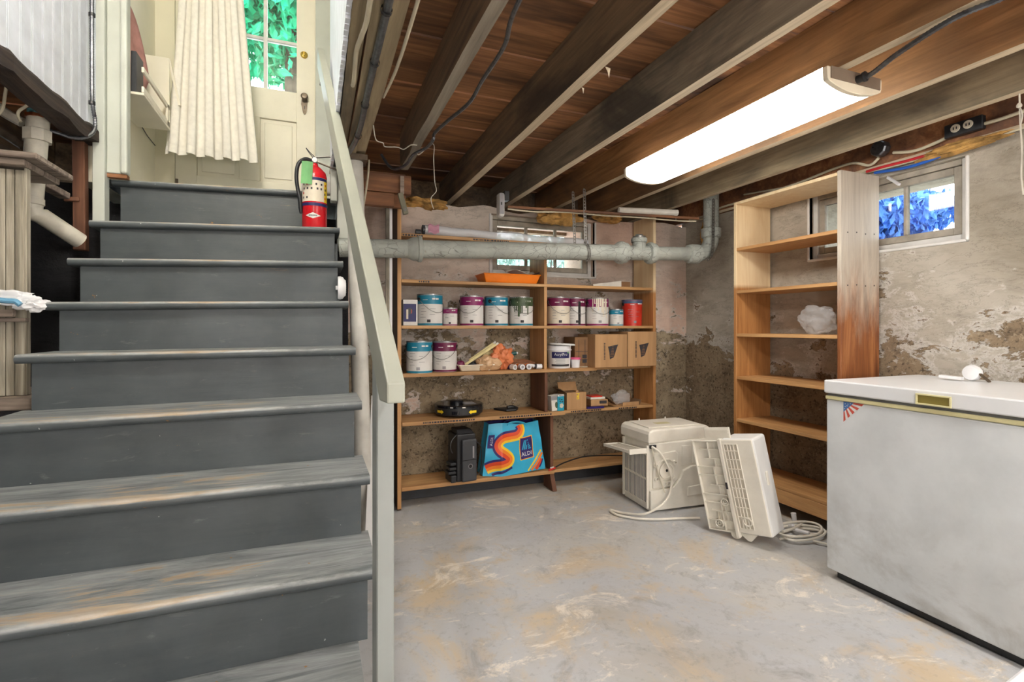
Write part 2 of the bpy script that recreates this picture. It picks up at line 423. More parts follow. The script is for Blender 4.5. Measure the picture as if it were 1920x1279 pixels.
MT['white_p'] = plain('white plastic', (232,232,234), .35, var=.05)
MT['ivory'] = m_grimy('aged ivory plastic', (238,233,220), (176,160,128), -.3, 1.2, .42, .35)
MT['ivory_d'] = plain('ivory plastic recess', (206,198,180), .5, var=.08)
MT['steel_w'] = m_grimy('ivory sheet steel', (234,230,218), (170,156,130), -.3, 1.0, .38, .3)
MT['fins'] = plain('condenser fins', (112,118,126), .5, .1, .12, 40)
MT['freezer'] = m_grimy('freezer enamel', (218,222,224), (150,146,138), 0.05, .5, .3, .7)
MT['freezer_lid'] = plain('freezer lid enamel', (230,232,234), .28, var=.03, scale=3)
MT['trim_cream'] = plain('yellowed plastic trim', (214,206,158), .4, var=.06)
MT['olive'] = plain('olive handle recess', (138,124,62), .45, var=.1)
MT['gasket'] = plain('grey gasket', (120,120,118), .7)
MT['teal'] = plain('teal can label', (24,128,158), .4, var=.08)
MT['magenta'] = plain('magenta can label', (138,28,96), .4, var=.08)
MT['magenta_d'] = plain('dark magenta can label', (112,26,70), .4, var=.08)
MT['label'] = plain('pale can label', (222,220,216), .45, var=.05, scale=14)
MT['label_w'] = plain('warm can label', (226,216,196), .5, var=.06, scale=14)
MT['tin'] = plain('can tin', (150,152,154), .3, .85, .15, 20)
MT['print'] = plain('grey print', (150,148,150), .6)
MT['print_d'] = plain('dark print', (52,48,52), .6)
MT['green_d'] = plain('dripped green paint', (74,92,62), .4, var=.25, scale=25)
MT['red'] = plain('red can paint', (206,52,38), .35, var=.1)
MT['red_ext'] = plain('extinguisher red', (206,30,40), .25, var=.08)
MT['blue_lid'] = plain('slate blue lid', (74,92,122), .4, var=.1)
MT['orange'] = plain('orange plastic', (246,132,18), .35, var=.1, scale=6)
MT['yellow'] = plain('yellow print', (246,214,40), .5, var=.05)
MT['green_tag'] = plain('green paper tag', (120,180,120), .8, var=.12)
MT['card'] = wood('brown cardboard', (168,128,86), (196,156,112), 'z', .5, .85, None, .04, .12, 30)
MT['card_d'] = plain('dark cardboard', (134,100,68), .85, var=.1)
MT['card_in'] = plain('cardboard inside', (116,88,60), .9, var=.1)
MT['paper'] = plain('white paper', (226,222,212), .7, var=.06, scale=20)
MT['teal_box'] = plain('turquoise carton', (40,156,184), .4, var=.08)
MT['film'] = m_film('clear plastic film', (240,242,244), .22)
MT['film_o'] = m_film('orange produce bag', (236,140,92), .8)
MT['film_t'] = m_film('tan plastic bag', (222,182,140), .85)
MT['foam'] = plain('pale yellow foam', (226,212,158), .9, var=.1, scale=20, bump=.3)
MT['bag_blue'] = plain('sky blue bag', (56,176,216), .35, var=.06, scale=12)
MT['bag_y'] = plain('bag yellow', (250,206,50), .4, var=.04)
MT['bag_o'] = plain('bag orange', (244,132,40), .4, var=.04)
MT['bag_r'] = plain('bag red orange', (222,72,34), .4, var=.05)
MT['bag_n'] = plain('bag navy', (44,32,104), .4, var=.05)
MT['copper'] = plain('copper', (186,110,72), .35, .9, .2, 20)
MT['verdigris'] = plain('verdigris fitting', (92,150,156), .6, .2, .2, 20)
MT['pvc'] = plain('white drain pipe', (214,208,192), .45, var=.18, scale=9, bump=.1)
MT['pink'] = plain('dusty pink cloth', (190,140,132), .9, var=.1, scale=20)
MT['blue_t'] = plain('pale blue plastic', (110,166,200), .4)
MT['diffuser'] = m_emit('lit ribbed diffuser', (255,250,242), 9.0)
MT['lampcap'] = plain('lamp end cap', (236,226,204), .5, var=.05)
MT['fill_globe'] = m_emit('added stairwell glow', (255,249,242), 85.0)  # emission of added unseen lamps, here and on the next two lines
MT['fill'] = m_emit('lit work lamp globe', (255,250,245), 31.0)
MT['fill_tube'] = m_emit('added tube glow', (255,250,245), 72.0)
MT['grass'] = plain('gravel path', (176,174,166), .9, var=.3, scale=6)
MT['leaf_teal'] = plain('blue green leaves', (40,190,140), .6, var=.3, scale=3)
MT['leaf_blue'] = plain('blue spruce needles', (84,138,216), .6, var=.3, scale=3)
MT['leaf_pale'] = plain('pale grey green leaves', (170,200,190), .6, var=.3, scale=3)
MT['bark'] = plain('bark', (84,72,60), .9, var=.3)
MT['siding'] = plain('white siding', (226,228,232), .6, var=.03)
# ------------------------------------------------------------------ the setting
YB, XR = 3.36, 2.88            # inner faces of the back and the right foundation wall
ZJ, ZS = 2.03, 2.23            # underside of joists, underside of subfloor
def s1(o): o['kind'] = 'structure'; return o
def grid_lines(a, b, step, keep):
    ls = set([round(a,4), round(b,4)] + [round(k,4) for k in keep]); n = int((b-a)/step)
    for i in range(1, n):
        q = a + (b-a)*i/n
        if all(abs(q-k) > step*.35 for k in keep): ls.add(round(q,4))
    return sorted(ls)
def rough_wall(name, mat, P, u0, u1, z0, z1, hole=None, amp=.02, topj=0, step=.09):
    """P(u, z, out) -> point; out is the depth into the wall"""
    ku = [hole[0], hole[1]] if hole else []; kz = [hole[2], hole[3]] if hole else []
    us = grid_lines(u0, u1, step, ku); zs = grid_lines(z0, z1, step, kz)
    mb = MB(); idx = {}; vs = []; fs = []
    for i, u in enumerate(us):
        for j, z in enumerate(zs):
            q = mnoise.noise(Vector((u*2.3, z*2.3, 3.1))) * .6 + mnoise.noise(Vector((u*7, z*7, 9.7))) * .4
            zz = z + (topj * mnoise.noise(Vector((u*4.1, 2.2, 0))) if j == len(zs)-1 else 0)
            edge = hole and hole[0]-1e-3 <= u <= hole[1]+1e-3 and hole[2]-1e-3 <= z <= hole[3]+1e-3
            idx[i, j] = len(vs); vs.append(P(u, zz, 0 if edge else amp*(.5+.5*q)))
    for i in range(len(us)-1):
        for j in range(len(zs)-1):
            if hole and us[i] >= hole[0]-1e-4 and us[i+1] <= hole[1]+1e-4 and zs[j] >= hole[2]-1e-4 and zs[j+1] <= hole[3]+1e-4: continue
            fs.append((idx[i,j], idx[i+1,j], idx[i+1,j+1], idx[i,j+1]))
    mb.add(vs, fs)
    D = .5
    if hole:   # reveals of the window opening
        a, b, c, d = hole
        for (p, q) in (((a,c),(b,c)), ((b,c),(b,d)), ((b,d),(a,d)), ((a,d),(a,c))):
            mb.add([P(p[0],p[1],0), P(q[0],q[1],0), P(q[0],q[1],D), P(p[0],p[1],D)], [(0,1,2,3)])
    # top of the wall, back to its outer face
    n = len(us); j = len(zs)-1
    tv = [vs[idx[i,j]] for i in range(n)] + [P(us[i], zs[-1]+.01, D) for i in range(n)]
    mb.add(tv, [(i, i+1, n+i+1, n+i) for i in range(n-1)])
    return s1(mb.build(name, mat, smooth=60))

# floor: a trowelled slab, very slightly uneven
fl = MB()
fl.surf(lambda u, v: Vector((-1.95 + u*4.95, -3.05 + v*6.55, -.004 + .004*mnoise.noise(Vector((u*14, v*19, 0))))), 56, 70)
fl.box(-1.95, 3.0, -3.05, 3.5, -.12, -.02)
s1(fl.build('floor', MT['floor'], smooth=60))

H1 = (1.165, 2.005, 1.505, 1.925); H2 = (1.43, 2.235, 1.54, 1.935)
rough_wall('wall_back', MT['wall_b'], lambda u, z, o: Vector((u, YB+o, z)), .2, 2.93, -.02, 1.955, H1, topj=.05)
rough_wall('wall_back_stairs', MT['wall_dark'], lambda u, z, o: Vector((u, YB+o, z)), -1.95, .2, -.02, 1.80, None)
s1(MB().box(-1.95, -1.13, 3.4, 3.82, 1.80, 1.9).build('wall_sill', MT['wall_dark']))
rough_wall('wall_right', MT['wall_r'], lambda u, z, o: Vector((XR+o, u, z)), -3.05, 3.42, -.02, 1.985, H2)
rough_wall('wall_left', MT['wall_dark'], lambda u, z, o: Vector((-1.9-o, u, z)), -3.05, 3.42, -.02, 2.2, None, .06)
s1(MB().box(-2.0, 3.0, -3.1, -3.0, -.02, 2.25).build('wall_rear', MT['wall_rear']))
# sill plates on top of the foundation
sb = struct('trim_1')
MB().box(.23, 3.0, 3.82, 3.9, 1.9, 2.27).build('rim_joist', MT['joist_dark'], sb)
MB().box(-1.95, -1.13, 3.82, 3.9, 1.9, 2.27).build('rim_joist', MT['joist_dark'], sb)
MB().box(XR-.012, XR+.10, -3.0, 3.9, 1.99, 2.27).build('sill_beam', MT['header'], sb, bevel=.004)
MB().box(XR-.02, XR-.012, -.5, 3.3, 1.985, 2.002).build('lath', MT['under_pale'], sb)

# ceiling: subfloor planks across sawn joists
ce = struct('ceiling', (0,0,2.2))
y = -3.0; wide = [.13, .142, .126, .138, .12, .146]
def plank(x0, x1, y0, y1, i):
    o = MB().box(x0, x1, y0+.0025, y1-.0025, ZS + .003*((i*37) % 3), ZS+.022).build('plank', MT['plank'], ce)
i = 0
while y < 3.88:
    w = wide[i % 6] if y > .2 else .55
    y1 = min(y+w, 3.9)
    if y1 <= .9: plank(-1.95, 2.95, y, y1, i)
    else:
        j = .52 + .84*((i*7) % 3)
        plank(.1, 1.36 + (.41 if i % 2 else 0), y, y1, i); plank(1.362 + (.41 if i % 2 else 0), 2.95, y, y1, i+1)
        plank(-1.95, -1.04, y, y1, i+2)
    y = y1; i += 1
s1(MB().box(-1.95, .05, -3.0, .9, ZS+.022, ZS+.05).build('subfloor_top', MT['plank'], ce))
JO = [('G', .502, MT['joist_dark'], MT['under_grey'], 2.93), ('A', .942, MT['joist_dark'], MT['under_pale'], 3.85),
      ('B', 1.362, MT['joist_grey'], MT['under_pale'], 3.85), ('C', 1.752, MT['joist_brown'], MT['under_pale'], 3.85),
      ('D', 2.16, MT['joist_brown'], MT['under_pale'], 3.85), ('E', 2.572, MT['joist_tan'], MT['under_pale'], 3.85)]
def joist(xr, m1, m2, y0, y1, w=.045, z0=ZJ, z1=ZS):
    mb = MB(); n = 40 if m2 is MT['under_grey'] else 16
    for k in range(n+1):
        yy = y0 + (y1-y0)*k/n
        j = .005*mnoise.noise(Vector((xr*9, yy*1.7, 1))); jz = .004*mnoise.noise(Vector((xr*5, yy*2.3, 7)))
        if m2 is MT['under_grey']: j += .008*mnoise.noise(Vector((xr*3, yy*5, 3))); jz += .006*mnoise.noise(Vector((1, yy*7, 5)))
        mb.v += [Vector((xr-w+j, yy, z0+jz)), Vector((xr+j*.6, yy, z0+jz)), Vector((xr, yy, z1)), Vector((xr-w, yy, z1))]
        if k:
            b = 4*(k-1)
            for q in range(4):
                mb.f.append([b+q, b+(q+1)%4, b+4+(q+1)%4, b+4+q]); mb.m.append(1 if q == 0 else 0)
    mb.f += [[0,1,2,3], [4*n, 4*n+1, 4*n+2, 4*n+3]]; mb.m += [0, 0]
    return mb.build('joist', [m1, m2], ce)
for nm, xr, m1, m2, ye in JO: joist(xr, m1, m2, -2.98, ye)
for xr in (-1.45, -1.75): joist(xr, MT['joist_dark'], MT['joist_dark'], -2.98, 3.8)
for xr in (-.25, -.65): joist(xr, MT['joist_dark'], MT['joist_dark'], -2.98, .88)
MB().box(-1.04, .1, .85, .895, ZJ, ZS).build('header_joist', MT['joist_dark'], ce)
# trimmer beside the stairwell: three plies nailed together
for k, (x0, x1, z0, y1) in enumerate(((.102, .15, 2.05, 2.86), (.152, .20, ZJ, 2.86), (.205, .252, ZJ+.012, 2.8))):
    joist(x1, MT['header'] if k else MT['joist_dark'], MT['joist_tan'], .86, y1, .046, z0)
# header that carries the short joist by the stairs, and the boards under it
hd = struct('trim_2')
MB().box(.17, .525, 2.94, 2.985, 1.895, 2.0).build('header_board', MT['header'], hd, bevel=.003)
MB().box(.17, .50, 2.985, 3.02, 1.82, 2.02).build('header_board', MT['header'], hd, bevel=.003)
MB().box(.17, .43, 2.95, 2.984, 1.815, 1.893).build('header_board', MT['header'], hd, bevel=.003)
MB().box(.395, .415, 3.05, 3.07, 0.0, 1.9).build('strip', MT['weather_z'], hd)
MB().box(.416, .432, 3.05, 3.08, 0.0, 1.9).build('strip', MT['white'], hd)

# stairwell: beadboard walls above the cellar ceiling
def beadboard(name, x0, x1, ya, yb, z0, z1, w=.084, face=1):
    st = struct(name)
    MB().box(*sorted((x0 - face*.02, x0)), ya, yb, z0+.01, z1).build('backing', MT['bead_gap'], st)
    y = ya; k = 0
    while y < yb - .02:
        y1 = min(y+w, yb)
        mb = MB(); a, b = sorted((x0, x1)); xs = x1; j = .004*((k*5) % 3)
        # board with a small bead along one edge
        mb.box(a, b, y+w*.05, y1-.014, z0-j, z1)
        mb.box(*sorted((x0, x0 + face*abs(x1-x0)*.2)), y1-.014, y1-.0085, z0-j, z1)
        mb.box(a, b, y1-.0085, y1-w*.02, z0-j, z1)
        mb.build('board', MT['bead'], st); y = y1; k += 1
    return st
beadboard('wall_stair_left', -1.035, -1.02, .9, 3.15, 2.095, 4.3, face=1)
beadboard('wall_stair_right', .10, .085, .9, 3.15, 2.05, 4.3, .042, face=-1)
# charred header under the left beadboard
cb = MB(); n = 36
for k in range(n+1):
    yy = .9 + 2.25*k/n
    j = .012*mnoise.noise(Vector((yy*6, 0, 3))) + .006*mnoise.noise(Vector((yy*19, 0, 5)))
    zb = 2.035 + .012*mnoise.noise(Vector((yy*4, 3, 0)))
    cb.v += [Vector((-1.10, yy, zb)), Vector((-1.012+j, yy, zb+j)), Vector((-1.010+j*.6, yy, 2.092+j)), Vector((-1.10, yy, 2.25))]
    if k:
        b = 4*(k-1)
        for q in range(4): cb.f.append([b+q, b+(q+1)%4, b+4+(q+1)%4, b+4+q]); cb.m.append(0)
cb.f += [[0,1,2,3],[4*n+q for q in range(4)]]; cb.m += [0,0]
cb.build('charred_header', MT['beam_burnt'], struct('trim_3'))

# landing and entry above: walls, ceiling, casing, door
ZL = 1.90; YD = 4.1
s1(MB().box(-1.12, -1.02, 3.17, YD+.1, 1.86, 4.3).build('wall_landing_left', MT['cream']))
s1(MB().box(.125, .22, 3.15, YD+.1, 1.6, 4.3).build('wall_landing_right', MT['casing']))
s1(MB().box(-1.04, -.905, YD, YD+.1, ZL-.1, 4.3).box(.0, .125, YD, YD+.1, ZL-.1, 4.3).box(-.905, 0, YD, YD+.1, 3.94, 4.3).build('wall_landing_back', MT['cream']))
s1(MB().box(-1.12, .22, .8, 4.2, 4.3, 4.36).build('ceiling_stairwell', MT['cream']))
s1(MB().box(-1.12, .22, .8, .899, ZS, 4.3).build('wall_stair_front', MT['cream']))
tr = struct('trim_4')
MB().box(-1.035, -.985, 3.10, 3.168, 1.645, 4.3).build('corner_board', MT['casing'], tr, bevel=.003)
MB().box(-.984, -.925, 3.125, 3.168, 1.905, 4.3).build('casing_board', MT['casing'], tr, bevel=.003)
MB().box(-.924, -.893, 3.105, 3.168, 1.905, 4.3).build('casing_bead', MT['casing'], tr, bevel=.010, seg=2)
MB().box(-.984, -.90, 3.13, 3.17, 1.885, 1.904).build('raw_end', MT['header'], tr)
tr2 = struct('trim_5')
MB().box(.005, .12, YD-.025, YD-.001, ZL, 4.1).build('door_casing', MT['casing'], tr2, bevel=.004)
MB().box(.086, .124, 3.12, 3.19, 1.86, 4.3).build('corner_board', MT['casing'], tr2, bevel=.004)
MB().box(-.075, .115, 3.195, 3.245, 1.915, 2.02).build('end_block', MT['white'], tr2, bevel=.003)
# half-glazed entry door
dr = struct('door_1', (-.45, YD, ZL))
x0, x1, z0, z1 = -.897, -.004, ZL+.01, 3.93
dy0, dy1 = YD+.005, YD+.045
gl, gr, gb, gt = -.775, -.126, 2.882, 3.80
def dpart(name, a, b, c, d, m='cream2', ya=dy0, yb=dy1, bev=.002, parent=dr):
    return MB().box(a, b, ya, yb, c, d).build(name, MT[m], parent, bevel=bev)
dpart('stile', x0-.006, gl, z0, z1); dpart('stile', gr, x1+.004, z0, z1)
dpart('rail', gl, gr, z0, 2.19); dpart('rail', gl, gr, 2.66, gb); dpart('rail', gl, gr, gt, z1)
dpart('mullion', -.51, -.375, 2.19, 2.66)
for a, b in ((gl, -.51), (-.375, gr)):
    q = MB().box(a, b, dy0+.016, dy0+.026, 2.19, 2.66).box(a+.03, b-.03, dy0+.008, dy0+.016, 2.22, 2.63).build('panel', MT['cream2'], dr, bevel=.006)
pw = (gr-gl-.05)/3
for k in (1, 2): dpart('muntin', gl+k*pw+(k-1)*.025, gl+k*pw+k*.025, gb, gt, 'sash_white', dy0+.006)
zm = 3.25
for k in range(3): dpart('muntin', gl+k*(pw+.025), gl+k*(pw+.025)+pw, zm-.011, zm+.011, 'sash_white', dy0+.006)
for k in range(3):
    for (c, d) in ((gb, zm-.011), (zm+.011, gt)):
        MB().box(gl+k*(pw+.025), gl+k*(pw+.025)+pw, dy0+.018, dy0+.022, c, d).build('pane', MT['glass'], dr)
db = MB().lathe([(.026,0),(.026,-.008),(.018,-.014),(.0,-.016)], (-.074, dy0, 3.175), 20, axis='y').build('deadbolt', MT['brass'], dr, smooth=True)
MB().box(-.079, -.069, dy0-.03, dy0-.014, 3.16, 3.19).build('thumb_turn', MT['brass'], db, bevel=.002)
hp = MB()
hp.ext([Vector((-.071 + .024*math.cos(a)*(1 if math.sin(a) > 0 else .8), dy0, 2.80 + .075*(1 if math.sin(a) > 0 else 1)*math.sin(a))) for a in [k*2*math.pi/20 for k in range(20)]], (0,-.006,0))
hpo = hp.build('door_plate', MT['oldmetal'], dr, smooth=True)
MB().lathe([(.010,0),(.010,-.025),(.022,-.032),(.026,-.045),(.018,-.056),(0,-.058)], (-.071, dy0-.004, 2.845), 18, axis='y').build('door_knob', MT['oldmetal'], hpo, smooth=True)
MB().box(-.074, -.068, dy0-.009, dy0-.005, 2.765, 2.79).build('keyhole', MT['black'], hpo)
MB().box(-.90, -.885, dy0-.012, dy0-.001, 2.10, 2.15).build('hinge', MT['oldmetal'], dr)

# hopper windows in the foundation
def hopper(name, P, a, b, c, d, depth, nl):
    """P(u, out, z); a..b along the wall, c..d in height"""
    w = struct(name)
    def bar(nm, u0, u1, z0, z1, o0, o1, m):
        ps = [P(u, o, z) for u in (u0, u1) for o in (o0, o1) for z in (z0, z1)]
        lo = [min(p[k] for p in ps) for k in range(3)]; hi = [max(p[k] for p in ps) for k in range(3)]
        return MB().box(lo[0], hi[0], lo[1], hi[1], lo[2], hi[2]).build(nm, MT[m], w, bevel=.003)
    t = .028
    bar('frame', a, a+t, c, d, depth, depth+.07, 'sash_white'); bar('frame', b-t, b, c, d, depth, depth+.07, 'sash_white')
    bar('frame', a+t, b-t, c, c+t, depth, depth+.07, 'sash_white'); bar('frame', a+t, b-t, d-t, d, depth, depth+.07, 'sash')
    s = .036; a2, b2, c2, d2 = a+t+.003, b-t-.003, c+t+.003, d-t-.003
    bar('sash_stile', a2, a2+s, c2, d2, depth+.012, depth+.048, 'sash'); bar('sash_stile', b2-s, b2, c2, d2, depth+.012, depth+.048, 'sash')
    bar('sash_rail', a2+s, b2-s, c2, c2+s, depth+.012, depth+.048, 'sash'); bar('sash_rail', a2+s, b2-s, d2-s, d2, depth+.012, depth+.048, 'sash')
    ga, gb_ = a2+s, b2-s; pw = (gb_-ga-(nl-1)*.018)/nl
    for k in range(nl):
        u = ga + k*(pw+.018)
        bar('pane', u, u+pw, c2+s, d2-s, depth+.028, depth+.031, 'glass')
        if k: bar('muntin', u-.018, u, c2+s, d2-s, depth+.016, depth+.044, 'sash')
    return w
w1 = hopper('window_1', lambda u, o, z: (u, YB+o, z), H1[0], H1[1], H1[2], H1[3], .05, 3)
w2 = hopper('window_2', lambda u, o, z: (XR+o, u, z), H2[0], H2[1], H2[2], H2[3], .03, 3)
# white painted rim round the openings
def rim(w, P, a, b, c, d, t=.016):
    for (u0, u1, z0, z1) in ((a-t, a, c-t, d), (b, b+t, c-t, d), (a-t, b+t, c-t, c)):
        ps = [P(u, o, z) for u in (u0, u1) for o in (-.006, .03) for z in (z0, z1)]
        lo = [min(p[k] for p in ps) for k in range(3)]; hi = [max(p[k] for p in ps) for k in range(3)]
        MB().box(lo[0], hi[0], lo[1], hi[1], lo[2], hi[2]).build('rim', MT['sash_white'], w, bevel=.006, seg=2)
rim(w1, lambda u, o, z: (u, YB+o, z), *H1); rim(w2, lambda u, o, z: (XR+o, u, z), *H2)
MB().lathe([(.004,0),(.004,.03),(.010,.034),(.010,.044),(0,.046)], (XR-.004, 1.875, 1.575), 10).build('latch', MT['white_p'], w2, smooth=True)
MB().bar((XR-.01, 1.77, 1.925), (XR-.03, 1.70, 1.865), .012, .012).build('stay', MT['white_p'], w2)

# outdoors: lawn at grade, trees
gd = MB().box(3.42, 60, -40, 60, 1.15, 1.25).box(-60, 3.4, 4.3, 60, 1.15, 1.25).build('ground', MT['grass']); s1(gd)
def crown(name, c, rad, n, mat, parent, leaf=.12, cone=False, seed=1):
    rg = random.Random(seed); mb = MB()
    for _ in range(n):
        while True:
            p = Vector((rg.uniform(-1,1), rg.uniform(-1,1), rg.uniform(-1,1)))
            if cone:
                if math.hypot(p.x, p.y) <= (1-p.z)/2*(.75+.25*math.sin(p.z*22)): break
            elif p.length <= 1 and p.length > .45: break
        q = Vector(c) + Vector((p.x*rad[0], p.y*rad[1], p.z*rad[2]))
        M = Matrix.Translation(q) @ Euler((rg.uniform(0,6.3), rg.uniform(0,6.3), rg.uniform(0,6.3))).to_matrix().to_4x4()
        l = leaf*rg.uniform(.6,1.4)
        mb.add([M @ Vector(t) for t in ((-l,0,0),(0,-l*.45,l*.1),(l,0,0),(0,l*.45,l*.1))], [(0,1,2,3)])
    o = mb.build(name, mat, parent); o['kind'] = 'stuff'; return o
t1 = thing('spruce_tree', 'dense blue spruce seen through the window above the freezer', 'tree', (7.6, 5.2, 1.25))
MB().cyl((7.6,5.2,1.25), (7.6,5.2,6.2), .14, .03, 10).build('trunk', MT['bark'], t1)
crown('needles', (7.6,5.2,4.3), (1.75,1.75,3.1), 30000, MT['leaf_blue'], t1, .07, True, 3)
t2 = thing('leafy_tree', 'blue-green leafy tree seen through the panes of the entry door', 'tree', (-.4, 10.5, 1.25))
MB().cyl((-.4,10.5,1.25), (-.4,10.5,8), .22, .1, 10).build('trunk', MT['bark'], t2)
crown('leaves', (-.4,10.5,8.6), (3.8,2.2,2.75), 26000, MT['leaf_teal'], t2, .12, False, 5)
t3 = thing('shrub', 'blue-green shrub below the tree outside the entry door', 'shrub', (-.6, 8.6, 1.25))
MB().cyl((-.6,8.6,1.25), (-.6,8.6,3.6), .05, .03, 8).build('stem', MT['bark'], t3)
crown('leaves', (-.6,8.6,3.1), (1.6,.8,1.6), 4000, MT['leaf_teal'], t3, .14, False, 6)
t4 = thing('bush', 'low bush outside the window behind the paint cans', 'shrub', (3.2, 6.6, 1.25))
MB().cyl((3.2,6.6,1.25), (3.2,6.6,2.2), .04, .02, 8).build('stem', MT['bark'], t4)
crown('leaves', (3.2,6.6,1.9), (1.5,.7,.6), 2200, MT['leaf_pale'], t4, .07, False, 8)
# ------------------------------------------------------------------ staircase
ZRt = {1:.208, 2:.421, 3:.622, 4:.836, 5:1.032, 6:1.242, 7:1.458, 8:1.676, 9:1.925}
ZLt = {1:.212, 2:.429, 3:.626, 4:.826, 5:1.024, 6:1.217, 7:1.418, 8:1.629, 9:1.893}
XLt = {1:-.95, 2:-.95, 3:-.95, 4:-.955, 5:-.958, 6:-.972, 7:-.991, 8:-.998, 9:-.985}
XRt = {1:.118, 2:.17, 3:.172, 4:.167, 5:.162, 6:.148, 7:.136, 8:.13, 9:-.02}
YN = lambda k: 1.0 + .2434*k
st = thing('staircase', 'steep grey painted wooden cellar stairs with worn treads', 'stairs', (-.4, 1.24, 0))
def tread(k, back, name='tread'):
    th = .032; prof = []
    for i in range(7):
        a = math.pi/2 + math.pi*i/6
        prof.append((.016 + .016*math.cos(a), -.016 + .016*math.sin(a)))
    prof = prof + [(back, -th), (back, 0)]
    zl, zr, xl, xr = ZLt[k], ZRt[k], XLt[k], XRt[k]
    o0 = Vector((0, YN(k), (zl+zr)/2)); n = 14; mb = MB()
    for i in range(n+1):
        t = i/n; x = xl + (xr-xl)*t; z = zl + (zr-zl)*t - o0.z
        w = .0035*mnoise.noise(Vector((x*5, k*3.1, 0)))
        for (a, b) in prof: mb.v.append(Vector((x, a + (w if a < .05 else 0), z+b)))
    m = len(prof)
    for i in range(n):
        for q in range(m):
            mb.f.append([i*m+q, i*m+(q+1)%m, (i+1)*m+(q+1)%m, (i+1)*m+q]); mb.m.append(0)
    mb.f += [list(range(m)), [n*m+q for q in range(m)]]; mb.m += [0,0]
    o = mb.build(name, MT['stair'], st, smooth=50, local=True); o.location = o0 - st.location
    return o
def riser(k):
    y = YN(k) + .034; xl, xr = XLt[k]+.035, XRt[k]-.026
    if k == 9: xl, xr = -.955, .02
    zb = (ZLt[k-1]-.002, ZRt[k-1]-.002) if k > 1 else (.002, .002)
    o0 = Vector((0, y, 0)); mb = MB()
    ps = [(xl, zb[0]), (xr, zb[1]), (xr, ZRt[k]-.033), (xl, ZLt[k]-.033)]
    mb.ext([Vector((x, 0, z)) for x, z in ps], (0, .02, 0))
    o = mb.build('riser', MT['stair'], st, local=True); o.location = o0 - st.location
for k in range(1, 9): tread(k, .2434+.055)
for k in range(1, 10): riser(k)
tread(9, .05, 'landing_nosing')
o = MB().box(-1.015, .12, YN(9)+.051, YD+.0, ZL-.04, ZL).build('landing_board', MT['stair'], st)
for x in (-.90, .085):                    # saw-tooth stringers
    pts = [(1.05, .0), (1.5, 0), (3.20, 1.50)]
    for k in range(8, 0, -1):
        z = min(ZLt[k], ZRt[k])-.04
        pts += [(YN(k)+.2434+.055, z), (YN(k)+.055, z)]
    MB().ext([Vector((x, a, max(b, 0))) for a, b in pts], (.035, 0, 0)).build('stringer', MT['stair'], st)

# handrail on a newel
hr = thing('handrail', 'pale grey handrail sloping up the right side of the stairs', 'handrail', (.15, 1.23, 0))
MB().box(.132, .171, 1.18, 1.275, 0, 1.088).build('newel_post', MT['post'], hr, bevel=.003)
side = [(1.03, 1.007), (1.03, .965), (1.115, .960), (3.13, 2.632), (3.13, 2.748)]
def rx(y): return .1535 - (y-1.03)*.0575
mb = MB(); w = .0185
vs = [Vector((rx(y)-w, y, z)) for y, z in side] + [Vector((rx(y)+w, y, z)) for y, z in side]
mb.add(vs, [(0,1,2,3,4), (9,8,7,6,5)] + [(i, (i+1)%5, 5+(i+1)%5, 5+i) for i in range(5)])
mb.build('rail', MT['rail'], hr, bevel=.004, seg=2)
MB().bar((.03, 3.03, 2.50), (.10, 3.03, 2.47), .025, .025).build('wall_bracket', MT['galv'], hr)

# column under the trimmer
cl = thing('support_column', 'white painted round steel column behind the stair treads', 'column', (.25, 2.82, 0))
MB().cyl((.25,2.82,.012), (.198,2.80,2.0), .046, .044, 24).build('shaft', MT['column'], cl, smooth=True)
MB().box(.19, .31, 2.76, 2.88, 0, .012).build('base_plate', MT['oldmetal'], cl)
MB().box(.13, .26, 2.74, 2.86, 2.0, 2.028).build('top_plate', MT['oldmetal'], cl)
bd = MB().bar((.262, 2.62, .012), (.335, 3.0, .72), .012, .06, up=(1,0,0)).build('leaning_board', MT['white'], bevel=.002)
tag(bd, 'narrow white board leaning behind the handrail newel', 'board')

# fire extinguisher on the eighth tread
fx = thing('fire_extinguisher', 'red fire extinguisher with a green tag standing on the stairs', 'fire extinguisher', (.0, 3.07, 1.672))
r = .066
MB().lathe([(0,0),(r-.006,0),(r,.008),(r,.30),(r-.006,.325),(r-.03,.35),(.02,.362),(.016,.38)], n=32).build('cylinder', MT['red_ext'], fx, smooth=True, local=True)
lab = MB().lathe([(r+.0008,.15),(r+.0008,.285)], n=24, a0=R(190), a1=R(345), caps=False).build('label', MT['label_w'], fx, smooth=True, local=True)
MB().lathe([(r+.0014,.268),(r+.0014,.284)], n=20, a0=R(200), a1=R(340), caps=False).build('title_band', MT['navy'], lab, smooth=True, local=True)
mb = MB(); rg = random.Random(4)
for zz in (.165, .19, .215, .24):
    for aa in range(210, 330, 22):
        if rg.random() < .75:
            a0 = R(aa+rg.uniform(-3,3)); mb.lathe([(r+.0015, zz), (r+.0015, zz+.012)], n=3, a0=a0, a1=a0+.14, caps=False, mi=1 if rg.random() < .35 else 0)
mb.build('pictograms', [MT['print_d'], MT['red']], lab, local=True)
MB().lathe([(r+.0012,.15),(r+.0012,.285)], n=6, a0=R(318), a1=R(345), caps=False).build('side_strip', MT['yellow'], lab, local=True)
MB().lathe([(r+.002,.125),(r+.002,.142)], n=32, caps=False).build('strap', MT['navy'], fx, smooth=True, local=True)
dm = MB(); N = 10                          # white lozenge emblem
def cylp(a, z, e=.0012): return Vector(((r+e)*math.cos(a), (r+e)*math.sin(a), z))
